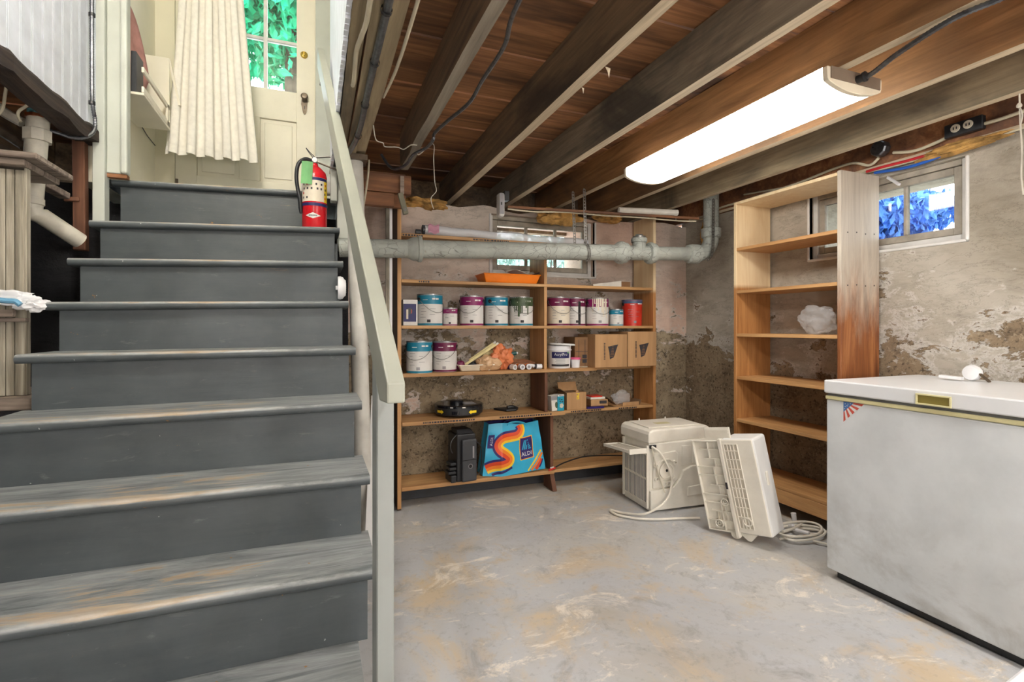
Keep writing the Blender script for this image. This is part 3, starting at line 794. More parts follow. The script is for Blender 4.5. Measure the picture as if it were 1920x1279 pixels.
for i in range(N):
    t0, t1 = -1+2*i/N, -1+2*(i+1)/N
    h0, h1 = .017*(1-abs(t0)), .017*(1-abs(t1)); A0, A1 = R(262)+.62*t0, R(262)+.62*t1
    dm.add([cylp(A0,.07-h0), cylp(A1,.07-h1), cylp(A1,.07+h1), cylp(A0,.07+h0)], [(0,1,2,3)])
dmo = dm.build('emblem', MT['label'], fx, local=True)
em = MB()
for i in range(7): em.add([cylp(R(262)+.1*(i-3)-.03,.066,.002), cylp(R(262)+.1*(i-3)+.03,.066,.002), cylp(R(262)+.1*(i-3)+.03,.074,.002), cylp(R(262)+.1*(i-3)-.03,.074,.002)], [(0,1,2,3)])
em.build('emblem_print', MT['print_d'], dmo, local=True)
vh = MB().cyl((0,0,.375), (0,0,.41), .017, .015, 14).build('valve', MT['galv'], fx, smooth=True, local=True)
MB().lathe([(.0,-.03),(.014,-.03),(.014,-.018),(.006,-.014),(.006,0)], (0,0,.392), 14, axis='y').build('gauge', MT['white_p'], vh, smooth=True, local=True)
MB().bar((-.01,0,.412), (.105,.0,.432), .02, .006).build('squeeze_lever', MT['galv'], fx, local=True)
MB().bar((-.01,0,.395), (.12,.0,.355), .018, .005).build('carry_handle', MT['oldmetal'], fx, local=True)
MB().tube(smooth_path([(-.005,-.02,.40),(-.03,-.025,.43),(-.045,-.02,.455),(-.02,-.03,.425),(.012,-.02,.40)]), .0022, 6).build('pull_ring', MT['black'], fx, local=True)
ho = MB().tube(smooth_path([(-.012,0,.392),(-.05,-.01,.395),(-.085,-.02,.36),(-.095,-.02,.29),(-.088,-.02,.22),(-.078,-.022,.17),(-.074,-.022,.12)]), .0105, 10).build('hose', MT['black'], fx, smooth=True, local=True)
MB().cyl((-.074,-.022,.12), (-.071,-.022,.085), .012, .008, 10).build('nozzle', MT['black'], ho, smooth=True, local=True)
tg = MB()
tg.surf(lambda u, v: Vector((-.066 + .058*u - .006*v, -r-.004-.006*math.sin(u*3), .365 - .125*v)), 5, 6)
tg.build('inspection_tag', MT['green_tag'], fx, local=True)

# white alarm puck between the treads and the column
al = thing('alarm', 'white plastic alarm hanging behind the right end of the stairs', 'alarm', tuple(at(641, 540, Y=2.72)))
MB().lathe([(0,-.02),(.058,-.02),(.06,-.008),(.056,.004),(.044,.012),(.04,.018),(0,.02)], n=28, axis='x').build('housing', MT['white_p'], al, smooth=True, local=True)
mb = MB()
for k in range(-2, 3): mb.box(.018, .022, -.026, .026, k*.011-.002, k*.011+.002)
mb.build('vents', MT['dark'], al, local=True)
MB().bar((-.03,0,0), (-.015,0,0), .02, .02).build('bracket', MT['white_p'], al, local=True)

# curtain on the landing
cu = thing('curtain', 'ivory cotton curtain hanging in deep folds beside the entry door', 'curtain', (-.62, 3.74, 2.2))
def cf(u, v):
    z = 2.222 + v*1.78
    xl, xr = -.885 + .10*min(1, v*1.3), -.35 - .12*min(1, v*1.2)
    x = xl + (xr-xl)*u
    ph = u*math.pi*2*5.3 + .5*math.sin(v*2.2)
    a = .028*(1-.25*v)
    return Vector((x + .010*math.sin(ph*2), 3.74 + a*math.cos(ph) + .010*math.sin(ph*.37+1), z + .006*math.sin(ph) * (1-v)))
c1 = MB().surf(cf, 130, 24).build('cloth', MT['curtain'], cu, smooth=180)
so_ = c1.modifiers.new('thick', 'SOLIDIFY'); so_.thickness = .003
hm = MB().surf(lambda u, v: cf(u, v*.028) + Vector((0, -.004, -.002)), 130, 2).build('hem', MT['curtain'], cu, smooth=180)
MB().cyl((-1.02, 3.74, 4.01), (.12, 3.74, 4.01), .012, n=12).build('rod', MT['brass'], cu, smooth=True)

# rack on the landing wall
rk = thing('wall_rack', 'cream wooden rack with open rails on the landing wall', 'rack', (-.94, 3.55, 2.35))
xa, xb = -1.018, -.845
MB().box(xa, xb, 3.2, 3.72, 2.352, 2.366).build('bottom_board', MT['cream2'], rk, bevel=.002)
MB().box(xb-.012, xb, 3.2, 3.72, 2.368, 2.40).build('front_rail', MT['cream2'], rk, bevel=.002)
MB().box(xb-.012, xb, 3.2, 3.72, 2.475, 2.503).build('front_rail', MT['cream2'], rk, bevel=.002)
MB().box(xa, xb, 3.70, 3.715, 2.366, 2.80).build('end_panel', MT['cream2'], rk, bevel=.002)
MB().bar((xb-.005, 3.72, 2.80), (xb+.05, 3.73, 2.52), .012, .03, up=(0,1,0)).build('brace', MT['cream2'], rk)
MB().box(xb-.012, xb, 3.66, 3.69, 2.366, 2.5).build('upright', MT['cream2'], rk, bevel=.002)
pc = MB().surf(lambda u, v: Vector((-.985 + .05*u + .012*math.sin(v*7), 3.30 + .26*u + .03*v, 2.375 + .55*v*(1-.6*u*u))), 10, 12).build('pink_cloth', MT['pink'], smooth=180)
pc.modifiers.new('thick', 'SOLIDIFY').thickness = .012
tag(pc, 'dusty pink cloth folded upright in the landing rack', 'cloth')
bk = MB().box(-.915, -.89, 3.24, 3.36, 2.37, 2.60).build('dark_book', MT['dark'], bevel=.003)
tag(bk, 'dark grey book standing in the landing rack', 'book')
ck = MB().tube(smooth_path([at(247,222,X=-1.015), at(262,232,X=-1.015), at(276,254,X=-1.015), at(291,273,X=-1.015)]), .003, 5).build('hanging_cord', MT['wire_dark'])
tag(ck, 'thin dark cord on the cream landing wall', 'cord')
# globe light added out of view to brighten stairwell and landing
el = thing('stairwell_fill', 'added globe light hanging unseen at the head of the stairwell', 'lamp', (-.42, 1.15, 4.3))
MB().lathe([(.06,0),(.06,-.02),(.02,-.03)], n=20).build('ceiling_rose', MT['white_p'], el, smooth=True, local=True)
MB().cyl((0,0,-.02), (0,0,-1.02), .006, n=8).build('cord', MT['black'], el, local=True)
MB().lathe([(.03,-1.0),(.09,-1.04),(.115,-1.11),(.1,-1.18),(.05,-1.225),(0,-1.235)], n=24).build('globe', MT['fill_globe'], el, smooth=True, local=True)
# ------------------------------------------------------------------ shelving against the back wall
YF = 3.095
s1u = thing('shelving_unit', 'wide open pine shelving unit against the back wall, full of paint cans', 'shelf', (1.42, 3.22, 0))
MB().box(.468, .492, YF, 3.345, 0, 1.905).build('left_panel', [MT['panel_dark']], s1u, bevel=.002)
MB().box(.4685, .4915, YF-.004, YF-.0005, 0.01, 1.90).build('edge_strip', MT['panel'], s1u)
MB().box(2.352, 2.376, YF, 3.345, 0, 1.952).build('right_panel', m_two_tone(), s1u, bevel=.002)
Z0, Z1, Z2, Z3, Z4, Z5 = 1.695, 1.412, 1.128, .832, .54, .138
for zz in (Z0, Z1, Z2):
    MB().box(.493, 2.351, YF+.002, 3.345, zz-.02, zz).build('shelf_board', MT['shelf'], s1u, bevel=.002)
MB().box(.493, 1.86, YF-.012, 3.335, Z3-.022, Z3).build('shelf_board', MT['shelf'], s1u, bevel=.002)
MB().box(1.862, 2.351, YF+.03, 3.345, Z3-.02, Z3-.001).build('shelf_board', MT['shelf'], s1u, bevel=.002)
MB().box(.493, 1.60, YF-.03, 3.345, Z4-.024, Z4).build('shelf_board', MT['shelf'], s1u, bevel=.002)
MB().box(1.602, 2.351, YF+.002, 3.345, Z4-.02, Z4).build('shelf_board', MT['shelf'], s1u, bevel=.002)
MB().box(.493, 1.53, YF-.005, 3.345, Z5-.024, Z5).build('shelf_board', MT['shelf'], s1u, bevel=.002)
MB().box(1.532, 2.351, YF+.004, 3.345, Z5-.02, Z5).build('shelf_board', MT['shelf'], s1u, bevel=.002)
for (za, zb, xo) in ((Z0, 1.86, 1.455), (Z1+.0, Z0-.02, 1.455), (Z2, Z1-.02, 1.455), (Z3, Z2-.02, 1.455), (Z4, Z3-.022, 1.46), (Z5, Z4-.024, 1.503)):
    if za == Z0: continue
    MB().box(xo, xo+.022, YF+.004, 3.345, za, zb).build('divider', MT['panel'] if za > .6 else MT['stud'], s1u, bevel=.0015)
MB().box(.50, 2.34, 3.27, 3.29, .002, Z5-.026).build('kick_board', MT['dark'], s1u)  # dark colour stands for the shadow under the bottom shelf
ft = MB().ext([Vector((1.505, YF-.03, 0)), Vector((1.505, YF+.12, 0)), Vector((1.505, YF+.12, Z5-.025)), Vector((1.505, YF+.02, Z5-.025))], (.032,0,0)).build('foot', MT['stud'], s1u, bevel=.002)
mb = MB(); rg = random.Random(11)                       # grade stamps along the board edges
for (zz, a, b) in ((Z0, .50, .62), (Z0, .95, 1.2), (Z4, .62, .95), (Z4, 1.12, 1.5), (Z4, 1.66, 1.9), (Z4, 2.05, 2.2), (Z1, .60, .66)):
    x = a
    while x < b:
        w_ = rg.uniform(.006, .016); yy = (YF-.0305 if zz == Z4 and x < 1.6 else YF+.0015)
        mb.box(x, x+w_, yy-.0008, yy, zz-.016, zz-.006); x += w_ + .005
mb.build('board_stamps', MT['print_d'], s1u)['kind'] = 'stuff'

# ------------------------------------------------------------------ narrow shelving by the right wall
s2u = thing('shelving_unit', 'tall narrow plywood shelving unit beside the freezer, nearly empty', 'shelf', (2.72, 2.18, 0))
XF = 2.57
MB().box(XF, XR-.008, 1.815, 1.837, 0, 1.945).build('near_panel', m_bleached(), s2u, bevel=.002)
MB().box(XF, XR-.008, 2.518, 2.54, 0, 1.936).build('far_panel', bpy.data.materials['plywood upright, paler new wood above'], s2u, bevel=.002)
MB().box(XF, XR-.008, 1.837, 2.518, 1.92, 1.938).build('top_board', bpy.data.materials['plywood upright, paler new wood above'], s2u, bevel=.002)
for zz in (1.636, 1.358, 1.076, .797, .52):
    MB().box(XF+.001, XR-.008, 1.8375, 2.5175, zz-.02, zz).build('shelf_board', wood('shelf grain', (166,116,66), (214,168,114), 'y', 1, .55, None, .12, .15) if zz > 1.6 else bpy.data.materials['shelf grain'], s2u, bevel=.002)
MB().box(XF+.001, XR-.008, 1.8375, 2.5175, .155, .175).build('shelf_board', bpy.data.materials['shelf grain'], s2u, bevel=.002)
MB().box(XF-.001, XF+.02, 1.8375, 2.5175, .075, .154).build('kick_board', bpy.data.materials['shelf grain'], s2u, bevel=.002)
mb = MB()
for zz in (1.63, 1.35): 
    for k in range(4): mb.lathe([(0,-.001),(.004,-.001),(.004,0)], (XF+.05+.07*k, 1.815, zz-.01+.004*(k%2)), 8, axis='y')
mb.build('nail_holes', MT['print_d'], s2u)

# ------------------------------------------------------------------ cast-iron drain
dp = thing('drain_pipe', 'long grey cast-iron drain pipe crossing in front of the back shelving', 'pipe', (1.3, 2.95, 1.62))
def pp(t):    # axis from left to right
    a = Vector((.13, 3.022, 1.572)); b = Vector((2.60, 2.868, 1.645)); return a + (b-a)*t
def px_t(x): return (x-.13)/2.47
ax = (pp(1)-pp(0)).normalized()
def along(x0, prof, name, n=26):
    mb = MB(); c = pp(px_t(x0)); q = ax.to_track_quat('Z', 'Y').to_matrix().to_4x4()
    mb.T = Matrix.Translation(c) @ q
    mb.lathe(prof, n=n); mb.T = None
    return mb.build(name, MT['iron'], dp, smooth=True)
r = .054
along(.13, [(r,0),(r,.40)], 'pipe_length')
along(.51, [(r,0),(r+.004,.01),(r+.016,.035),(r+.018,.06),(r+.024,.065),(r+.025,.082),(r+.018,.087),(r+.002,.09)], 'hub')
along(.60, [(r,0),(r,1.33)], 'pipe_length')
along(1.89, [(r,0),(r+.004,.01),(r+.018,.03),(r+.024,.045),(r+.024,.06),(r+.016,.065),(r+.016,.09),(r+.001,.092)], 'hub')
along(1.97, [(r-.004,0),(r-.004,.20)], 'cleanout_body')
along(2.15, [(r,0),(r+.016,.004),(r+.022,.015),(r+.022,.03),(r+.014,.036),(r+.014,.055),(r+.002,.058)], 'hub')
along(2.2, [(r-.006,0),(r-.006,.34)], 'pipe_length')
c = pp(px_t(2.085))
co = MB().lathe([(.046,0),(.046,.055),(.054,.06),(.054,.085),(.05,.088)], c + Vector((0,0,.015)), 22).build('cleanout_neck', MT['iron'], dp, smooth=True)
MB().lathe([(.044,0),(.044,.012),(.0,.013)], c + Vector((0,0,.102)), 18).box(c.x-.018, c.x+.018, c.y-.018, c.y+.018, c.z+.115, c.z+.128).build('cleanout_plug', MT['galv'], co, smooth=True)
along(2.48, [(r,0),(r+.012,.008),(r+.016,.03),(r+.016,.085),(r+.008,.09)], 'hub')
e0 = pp(px_t(2.56)); ctr = e0 + Vector((0,0,.13)); pts = []
for k in range(9):
    a = -math.pi/2 + math.pi/2*k/8
    pts.append(ctr + Vector((.13*math.cos(a)*1.0 , 0, .13*math.sin(a))))
MB().tube(pts, .054, 22).build('elbow', MT['iron'], dp, smooth=True)
top = pts[-1]
MB().lathe([(.056,-.01),(.068,0),(.07,.02),(.07,.06),(.062,.065)], top, 22).build('hub', MT['iron'], dp, smooth=True)
MB().cyl(top + Vector((0,0,.05)), (top.x, top.y, 2.1), .054, n=22).build('riser_pipe', MT['iron'], dp, smooth=True)
# perforated hanger straps
def strap(name, label, pts, w=.02, side=(1,0,0)):
    mb = MB(); P = [Vector(p) for p in pts]; s = Vector(side).normalized(); d = 0
    for a, b in zip(P[:-1], P[1:]):
        L = (b-a).length; t = (b-a)/L; nn = s.cross(t).normalized(); n = max(1, int(L/.02))
        for sg in (-1, 1): mb.bar(a + s*sg*w*.36, b + s*sg*w*.36, w*.28, .0015, up=nn)
        for k in range(n+1): mb.bar(a + t*(L*k/n) - t*.0045, a + t*(L*k/n) + t*.0045, w*.45, .0015, up=nn)
    return tag(mb.build(name, MT['galv']), label, 'strap')
p1 = pp(px_t(1.70))
zz = p1.z
strap('pipe_strap', 'perforated steel strap hanging behind the drain pipe, left of its twin', [(1.62, p1.y+.07, 2.03), (1.635, p1.y+.066, zz-.01), (1.645, p1.y+.045, zz-.05)])
strap('pipe_strap', 'perforated steel strap looped round the front of the drain pipe', [(1.655, p1.y-.02, 2.03), (1.66, p1.y-.03, zz+.065)] + [(1.662+.004*k, p1.y-.0605*math.sin(R(20+26*k)), zz+.0605*math.cos(R(20+26*k))) for k in range(7)])
q = pp(px_t(2.60))
strap('pipe_strap', 'perforated steel strap holding the elbow of the drain pipe', [(2.645, q.y-.07, 2.03), (2.635, q.y-.075, q.z+.05), (2.625, q.y-.072, q.z-.02), (2.61, q.y-.05, q.z-.052)], .024)

# ------------------------------------------------------------------ chest freezer
fz = thing('chest_freezer', 'long white chest freezer with a cream trim strip and flag sticker', 'freezer', (2.47, .93, 0))
fx0, fx1, fy0, fy1 = 2.148, 2.80, .28, 1.585
MB().box(fx0+.03, fx1-.03, fy0+.03, fy1-.03, 0.0, .04).build('plinth', MT['black'], fz)
MB().box(fx0, fx1, fy0, fy1, .035, .795).build('cabinet', MT['freezer'], fz, bevel=.006, seg=2)
MB().box(fx0-.006, fx1, fy0, fy1+.002, .796, .812).build('trim_strip', MT['trim_cream'], fz, bevel=.003)
MB().box(fx0+.004, fx1, fy0, fy1-.004, .812, .824).build('gasket', MT['gasket'], fz)
MB().box(fx0-.012, fx1+.005, fy0, fy1+.004, .824, .882).build('lid', MT['freezer_lid'], fz, bevel=.006, seg=2)
hy0, hy1 = 1.10, 1.215
hd_ = MB()
for a in (((hy0, hy1), (.826, .832)), ((hy0, hy1), (.862, .868)), ((hy0, hy0+.006), (.832, .862)), ((hy1-.006, hy1), (.832, .862))):
    hd_.box(fx0-.019, fx0-.0125, a[0][0], a[0][1], a[1][0], a[1][1])
ho = hd_.build('handle_frame', MT['trim_cream'], fz, bevel=.001)
MB().box(fx0-.0145, fx0-.0125, hy0+.006, hy1-.006, .832, .862).build('handle_recess', MT['olive'], ho)
# flag sticker: a triangular corner of stars and stripes
yA, zA = 1.506, .794                         # upper left corner of the sticker; it runs towards the viewer
sk = MB(); e = fx0 - .0009
tri = lambda a, b, c, m: sk.add([(e, a[0], a[1]), (e, b[0], b[1]), (e, c[0], c[1])], [(0,1,2)], m)
tri((yA, zA), (yA-.045, zA), (yA, zA-.045), 0)
L0 = .045; L1 = .088
n = 9
for i in range(n):
    a, b = i/n, (i+1)/n
    q0 = [Vector((e, yA-L0*(1-a), zA-L0*a)), Vector((e, yA-L1*(1-a), zA-L1*a)), Vector((e, yA-L1*(1-b), zA-L1*b)), Vector((e, yA-L0*(1-b), zA-L0*b))]
    sk.add(q0, [(0,1,2,3)], 1 if i % 2 else 2)
for (a, b) in ((.2,.2),(.5,.2),(.2,.5),(.75,.12),(.12,.75),(.4,.4)):
    y_, z_ = yA - L0*a*.9, zA - L0*b*.9; s_ = .0025
    sk.add([(e-.0004, y_-s_, z_), (e-.0004, y_, z_-s_), (e-.0004, y_+s_, z_), (e-.0004, y_, z_+s_)], [(0,1,2,3)], 1)
sk.build('flag_sticker', [plain('flag blue', (70,112,170), .5), MT['label'], plain('flag red', (206,88,72), .5)], fz)
# crumpled thing on the freezer lid
pl = thing('pipe_bracket', 'small white bracket lying on the freezer lid by the wall', 'bracket', tuple(Vector((2.66, 1.305, .883))))
MB().lathe([(.012,0),(.03,.004),(.036,.02),(.03,.04),(.012,.05)], (0,0,0), 14, axis='x').build('collar', MT['white_p'], pl, smooth=True, local=True).location = (0,0,.036)
MB().bar((-.01,.02,.01), (-.02,.10,.014), .03, .012).build('tab', MT['white_p'], pl, local=True)
MB().bar((.02,-.01,.05), (.0,-.07,.004), .012, .006).build('arm', MT['oldmetal'], pl, local=True)
# white enamel corner of a second appliance at the frame's edge
q1 = at(1880, 1279, Z=.46); q2 = at(1920, 1247, Z=.46); ed = (q2-q1).normalized(); nn_ = Vector((ed.y, -ed.x, 0))
wa = thing('washing_machine', 'white enamel appliance whose corner shows at the lower right edge', 'appliance', (q1.x, q1.y, 0))
e0_ = q1 - ed*.08
def wbox(nm, g, z0, z1, m, bv):
    P = [e0_ - ed*g + nn_*(-g), e0_ + ed*(.5+g) + nn_*(-g), e0_ + ed*(.5+g) + nn_*(.5+g), e0_ - ed*g + nn_*(.5+g)]
    MB().ext([Vector((p_.x, p_.y, z0)) for p_ in P], (0,0,z1-z0)).build(nm, MT[m], wa, bevel=bv, seg=2)
wbox('cabinet', -.008, .0, .435, 'freezer', .01); wbox('lid', 0, .436, .46, 'freezer_lid', .006)

# ------------------------------------------------------------------ air conditioner chassis
a1 = thing('air_conditioner', 'ivory window air conditioner with a louvred side and folded side curtain', 'air conditioner', (1.878, 2.515, 0), R(-4))
Wd, Dp, Ht = .475, .30, .495             # along x, along y, height; origin at the near left corner
MB().box(.004, Wd-.004, .004, Dp-.004, .004, Ht-.08).build('casing', MT['steel_w'], a1, bevel=.008, seg=2, local=True)
# moulded top cover with a rounded edge
mb = MB(); prof = [(0, Ht-.085), (0, Ht-.03), (.008, Ht-.012), (.03, Ht), (Wd-.035, Ht), (Wd-.01, Ht-.012), (Wd, Ht-.035), (Wd, Ht-.085)]
mb.ext([Vector((x, -.004, z)) for x, z in prof], (0, Dp+.008, 0))
tc_ = mb.build('top_cover', MT['ivory'], a1, bevel=.012, seg=3, local=True)
MB().box(.03, Wd-.06, .05, Dp-.02, Ht, Ht+.007).build('raised_panel', MT['ivory'], tc_, bevel=.006, seg=2, local=True)
MB().box(.14, .24, .12, .17, Ht+.007, Ht+.0078).build('rating_label', MT['trim_cream'], tc_, local=True)
for xx in (.1, .3): MB().cyl((xx, Dp-.03, Ht+.004), (xx, Dp-.03, Ht+.02), .006, .004, 8).build('clip', MT['ivory'], tc_, local=True)
MB().box(-.0055, -.0045, .10, .19, Ht-.075, Ht-.035).build('caution_label', MT['yellow'], tc_, local=True)
# louvred condenser side (faces left)
MB().box(-.001, .003, .018, Dp-.018, .05, .345).build('condenser_fins', MT['fins'], a1, local=True)
for k in range(17):
    yy = .024 + (Dp-.048)*k/16
    MB().box(-.0035, -.0012, yy-.0024, yy+.0024, .05, .345).build('louvre', MT['ivory'], a1, local=True)
for zz in (.045, .195, .345): MB().box(-.005, -.001, .012, Dp-.012, zz-.006, zz+.006).build('crossbar', MT['ivory'], a1, local=True)
for yy in (.006, Dp-.016): MB().box(-.0095, .004, yy, yy+.012, .02, .40).build('edge_strip', MT['ivory'], a1, local=True)
# folded side-curtain tray sticking out of the left face
tray = MB().box(-.13, -.012, -.03, -.015, .355, .385)
tray.box(-.13, -.118, -.015, Dp-.01, .362, .38).box(-.03, -.012, -.015, Dp-.01, .362, .38)
for k in range(6): tray.box(-.112+.014*k, -.108+.014*k, -.015, Dp-.01, .366, .376)
tray.box(-.13, -.012, Dp-.01, Dp, .36, .38)
tray.T = None
to = tray.build('side_curtain_tray', MT['ivory'], a1, bevel=.001, local=True)
to.rotation_euler = (R(-5), R(0), 0)
# pressed details of the near face
def fpart(name, poly, d=.006, m='steel_w', y=0.004):
    return MB().ext([Vector((x, y, z)) for x, z in poly], (0, -d, 0)).build(name, MT[m], a1, bevel=.004, seg=2, local=True)
fpart('skirt', [(.004,.01),(Wd-.004,.01),(Wd-.004,.26),(.30,.26),(.235,.235),(.215,.19),(.165,.14),(.05,.13),(.004,.13)], .02)
fpart('motor_plate', [(.025,.14),(.16,.145),(.205,.20),(.205,.34),(.185,.36),(.03,.345)], .012)
fpart('side_panel', [(.235,.26),(.30,.27),(.30,.385),(.235,.385)], .004)
fpart('side_panel', [(.31,.27),(Wd-.01,.27),(Wd-.01,.385),(.31,.385)], .006)
fpart('badge_frame', [(.26,.075),(.40,.085),(.40,.145),(.265,.135)], .026)
def ring(x, z, r0, r1, y, name, m='ivory', a0=0, a1_=2*math.pi):
    return MB().lathe([(r0, .004), (r0, -.010), (r1, -.010), (r1, .004)], (x, y-.008, z), 28, axis='y', caps=False, a0=a0, a1=a1_).build(name, MT[m], a1, smooth=True, local=True)
ring(.115,.245,.066,.072,-.002,'motor_ring','ivory', R(20), R(330)); ring(.115,.245,.040,.050,-.002,'motor_ring')
MB().lathe([(0,-.004),(.04,-.004),(.044,0)], (.115,-.012,.245), 26, axis='y').build('motor_disc', MT['ivory'], a1, smooth=True, local=True)
MB().lathe([(0,-.002),(.008,-.002),(.008,0)], (.115,-.0165,.247), 12, axis='y').build('shaft_hole', MT['black'], a1, local=True)
for (x, z) in ((.04,.28),(.175,.29),(.125,.165),(.045,.20)): ring(x, z, .008, .014, -.002, 'boss')
MB().box(.004, .045, -.012, .0, .385, .405).build('cord_clip', MT['black'], a1, local=True)
def fl_(x, y, z=.008): return Vector((x, y, z))
cords = MB()
A1 = Matrix.Translation(a1.location) @ Euler((0,0,R(-4))).to_matrix().to_4x4()
loc = lambda x, y, z: A1 @ Vector((x, y, z))
c1_ = smooth_path([loc(.012,-.012,.40), loc(.06,-.03,.36), loc(.115,-.04,.26), loc(.13,-.04,.18), loc(.085,-.05,.08), Vector((1.80,2.42,.035)), Vector((1.72,2.53,.008)), Vector((1.665,2.60,.008)), Vector((1.665,2.52,.008)), Vector((1.75,2.43,.008)), Vector((1.86,2.385,.008)), Vector((1.99,2.36,.008)), Vector((2.10,2.33,.008))], 8)
MB().tube(c1_, .0065, 8).build('power_cord', MT['ivory'], a1, smooth=True).matrix_parent_inverse = Matrix.Identity(4)
o = a1.children[-1]; me = o.data
off = wloc(a1)
for v in me.vertices: v.co = Euler((0,0,R(4))).to_matrix() @ v.co
c2_ = smooth_path([loc(.012,-.012,.40), loc(.03,-.026,.30), loc(.06,-.03,.20), loc(.09,-.034,.12)], 8)
MB().tube([A1.inverted() @ p for p in c2_], .004, 6).build('ground_wire', MT['ivory_d'], a1, smooth=True, local=True)

# ------------------------------------------------------------------ plastic front of the unit, leaning
a2 = thing('air_conditioner_cover', 'ivory ribbed plastic air conditioner cover tilted on the floor', 'air conditioner part', (2.055, 2.035, 0.0))
a2.rotation_euler = (Matrix.Rotation(R(-11), 3, Vector((.72,.69,0))) @ Matrix.Rotation(R(-73), 3, 'Z')).to_euler()
a2.scale = (1.12, .62, .99)
# local frame: x right, y away, z up; base lifted so that the lower corner meets the floor
W2, D2, H2_ = .31, .22, .50; Z_ = .045
X0 = -.115
MB().box(X0+.155, X0+W2, .012, D2, Z_, Z_+H2_).build('body', MT['white'], a2, bevel=.012, seg=3, local=True)
MB().box(X0+.155, X0+W2-.004, .0, .012, Z_+.006, Z_+H2_-.004).build('front_plate', MT['ivory'], a2, bevel=.006, seg=2, local=True)
# left wing: shallow tray with ribs
wing = MB().box(X0, X0+.14, .03, .036, Z_, Z_+H2_-.01)
wing.box(X0, X0+.005, .0, .03, Z_, Z_+H2_-.01).box(X0+.005, X0+.14, .0, .03, Z_, Z_+.005).box(X0+.005, X0+.14, .0, .03, Z_+H2_-.015, Z_+H2_-.01)
wing.build('wing', MT['ivory'], a2, bevel=.0015, local=True)
for k, zz in enumerate((.055,.105,.15,.195,.245,.30,.345,.39,.44)):
    xl = (.005, .03, .005, .005, .05, .005, .005, .05, .03)[k]
    MB().box(X0+xl, X0+.14, .004, .03, Z_+zz, Z_+zz+.004).build('rib', MT['ivory'], a2, local=True)
for (x, za, zb) in ((.085,.005,.16),(.105,.055,.15),(.06,.06,.105),(.095,.20,.245),(.085,.245,.345),(.10,.345,.39),(.075,.39,.48),(.11,.44,.48)):
    MB().box(X0+x, X0+x+.0035, .008, .03, Z_+za, Z_+zb).build('rib', MT['ivory_d'] if x == .06 else MT['ivory'], a2, local=True)
def boss2(x, z, r, name='boss'):
    MB().lathe([(r-.004,.03),(r-.004,-.002),(r,-.002),(r,.03)], (X0+x, 0, Z_+z), 20, axis='y', caps=False).build(name, MT['ivory'], a2, smooth=True, local=True)
    MB().lathe([(r*.45-.003,.03),(r*.45-.003,.002),(r*.45,.002),(r*.45,.03)], (X0+x, 0, Z_+z), 16, axis='y', caps=False).build(name, MT['ivory'], a2, smooth=True, local=True)
boss2(.062, .04, .022); boss2(.112, .16, .02)
# spine between wing and body
MB().box(X0+.14, X0+.157, -.012, .03, Z_-.02, Z_+H2_).build('spine', MT['ivory'], a2, bevel=.002, local=True)
MB().box(X0+.139, X0+.15, -.0125, .0, Z_+.235, Z_+.27).build('slot', MT['print_d'], a2, local=True)
# ribbed grille strip in the front plate
g0, g1 = X0+.165, X0+.235
fr = MB()
for (xa_, xb_, za_, zb_) in ((g0, g0+.004, .03, .475), (g1-.004, g1, .03, .475), (g0, g1, .03, .034), (g0, g1, .471, .475)): fr.box(xa_, xb_, -.008, .0, Z_+za_, Z_+zb_)
fr.build('grille_frame', MT['ivory'], a2, bevel=.001, local=True)
MB().box(g0+.004, g1-.004, -.0015, -.0005, Z_+.034, Z_+.471).build('grille_back', MT['ivory_d'], a2, local=True)
for zz in (.09,.14,.19,.24,.29,.34,.39,.435): MB().box(g0+.004, g1-.004, -.008, -.0015, Z_+zz, Z_+zz+.004).build('rib', MT['ivory'], a2, local=True)
for k in range(3): MB().box(g0+.018+.015*k, g0+.021+.015*k, -.008, -.0015, Z_+.034, Z_+.471).build('rib', MT['ivory'], a2, local=True)
MB().lathe([(.018,0),(.018,-.012),(.023,-.012),(.023,0)], (g0+.045, -.001, Z_+.07), 20, axis='y', caps=False).build('boss', MT['ivory'], a2, smooth=True, local=True)
# flap at the top, feet at the bottom
MB().rbox((X0+.13, .05, Z_+H2_+.022), (.13, .016, .07), (R(-8), 0, 0)).build('top_flap', MT['ivory'], a2, bevel=.002, local=True)
for k in range(3): MB().rbox((X0+.13, .040, Z_+H2_+.012+.015*k), (.12, .006, .004), (R(-8),0,0)).build('flap_rib', MT['ivory'], a2, local=True)
MB().lathe([(0,-.01),(.024,-.01),(.024,.01),(0,.01)], (X0+.13, .03, Z_-.012), 18, axis='y').build('wheel', MT['ivory'], a2, smooth=True, local=True)
MB().ext([Vector((X0+.15,.02,Z_+.0)), Vector((X0+.235,.02,Z_)), Vector((X0+.20,.02,Z_-.038)), Vector((X0+.185,.02,Z_-.036))], (0,.03,0)).build('foot', MT['ivory'], a2, local=True)
MB().box(X0+W2, X0+W2+.006, .09, .12, Z_+.25, Z_+.32).build('catch', MT['ivory'], a2, bevel=.002, local=True)

M2 = Matrix.LocRotScale(a2.location, a2.rotation_euler, a2.scale)
a2.location.z -= min((M2 @ v.co).z for ch in a2.children for v in ch.data.vertices) - .001
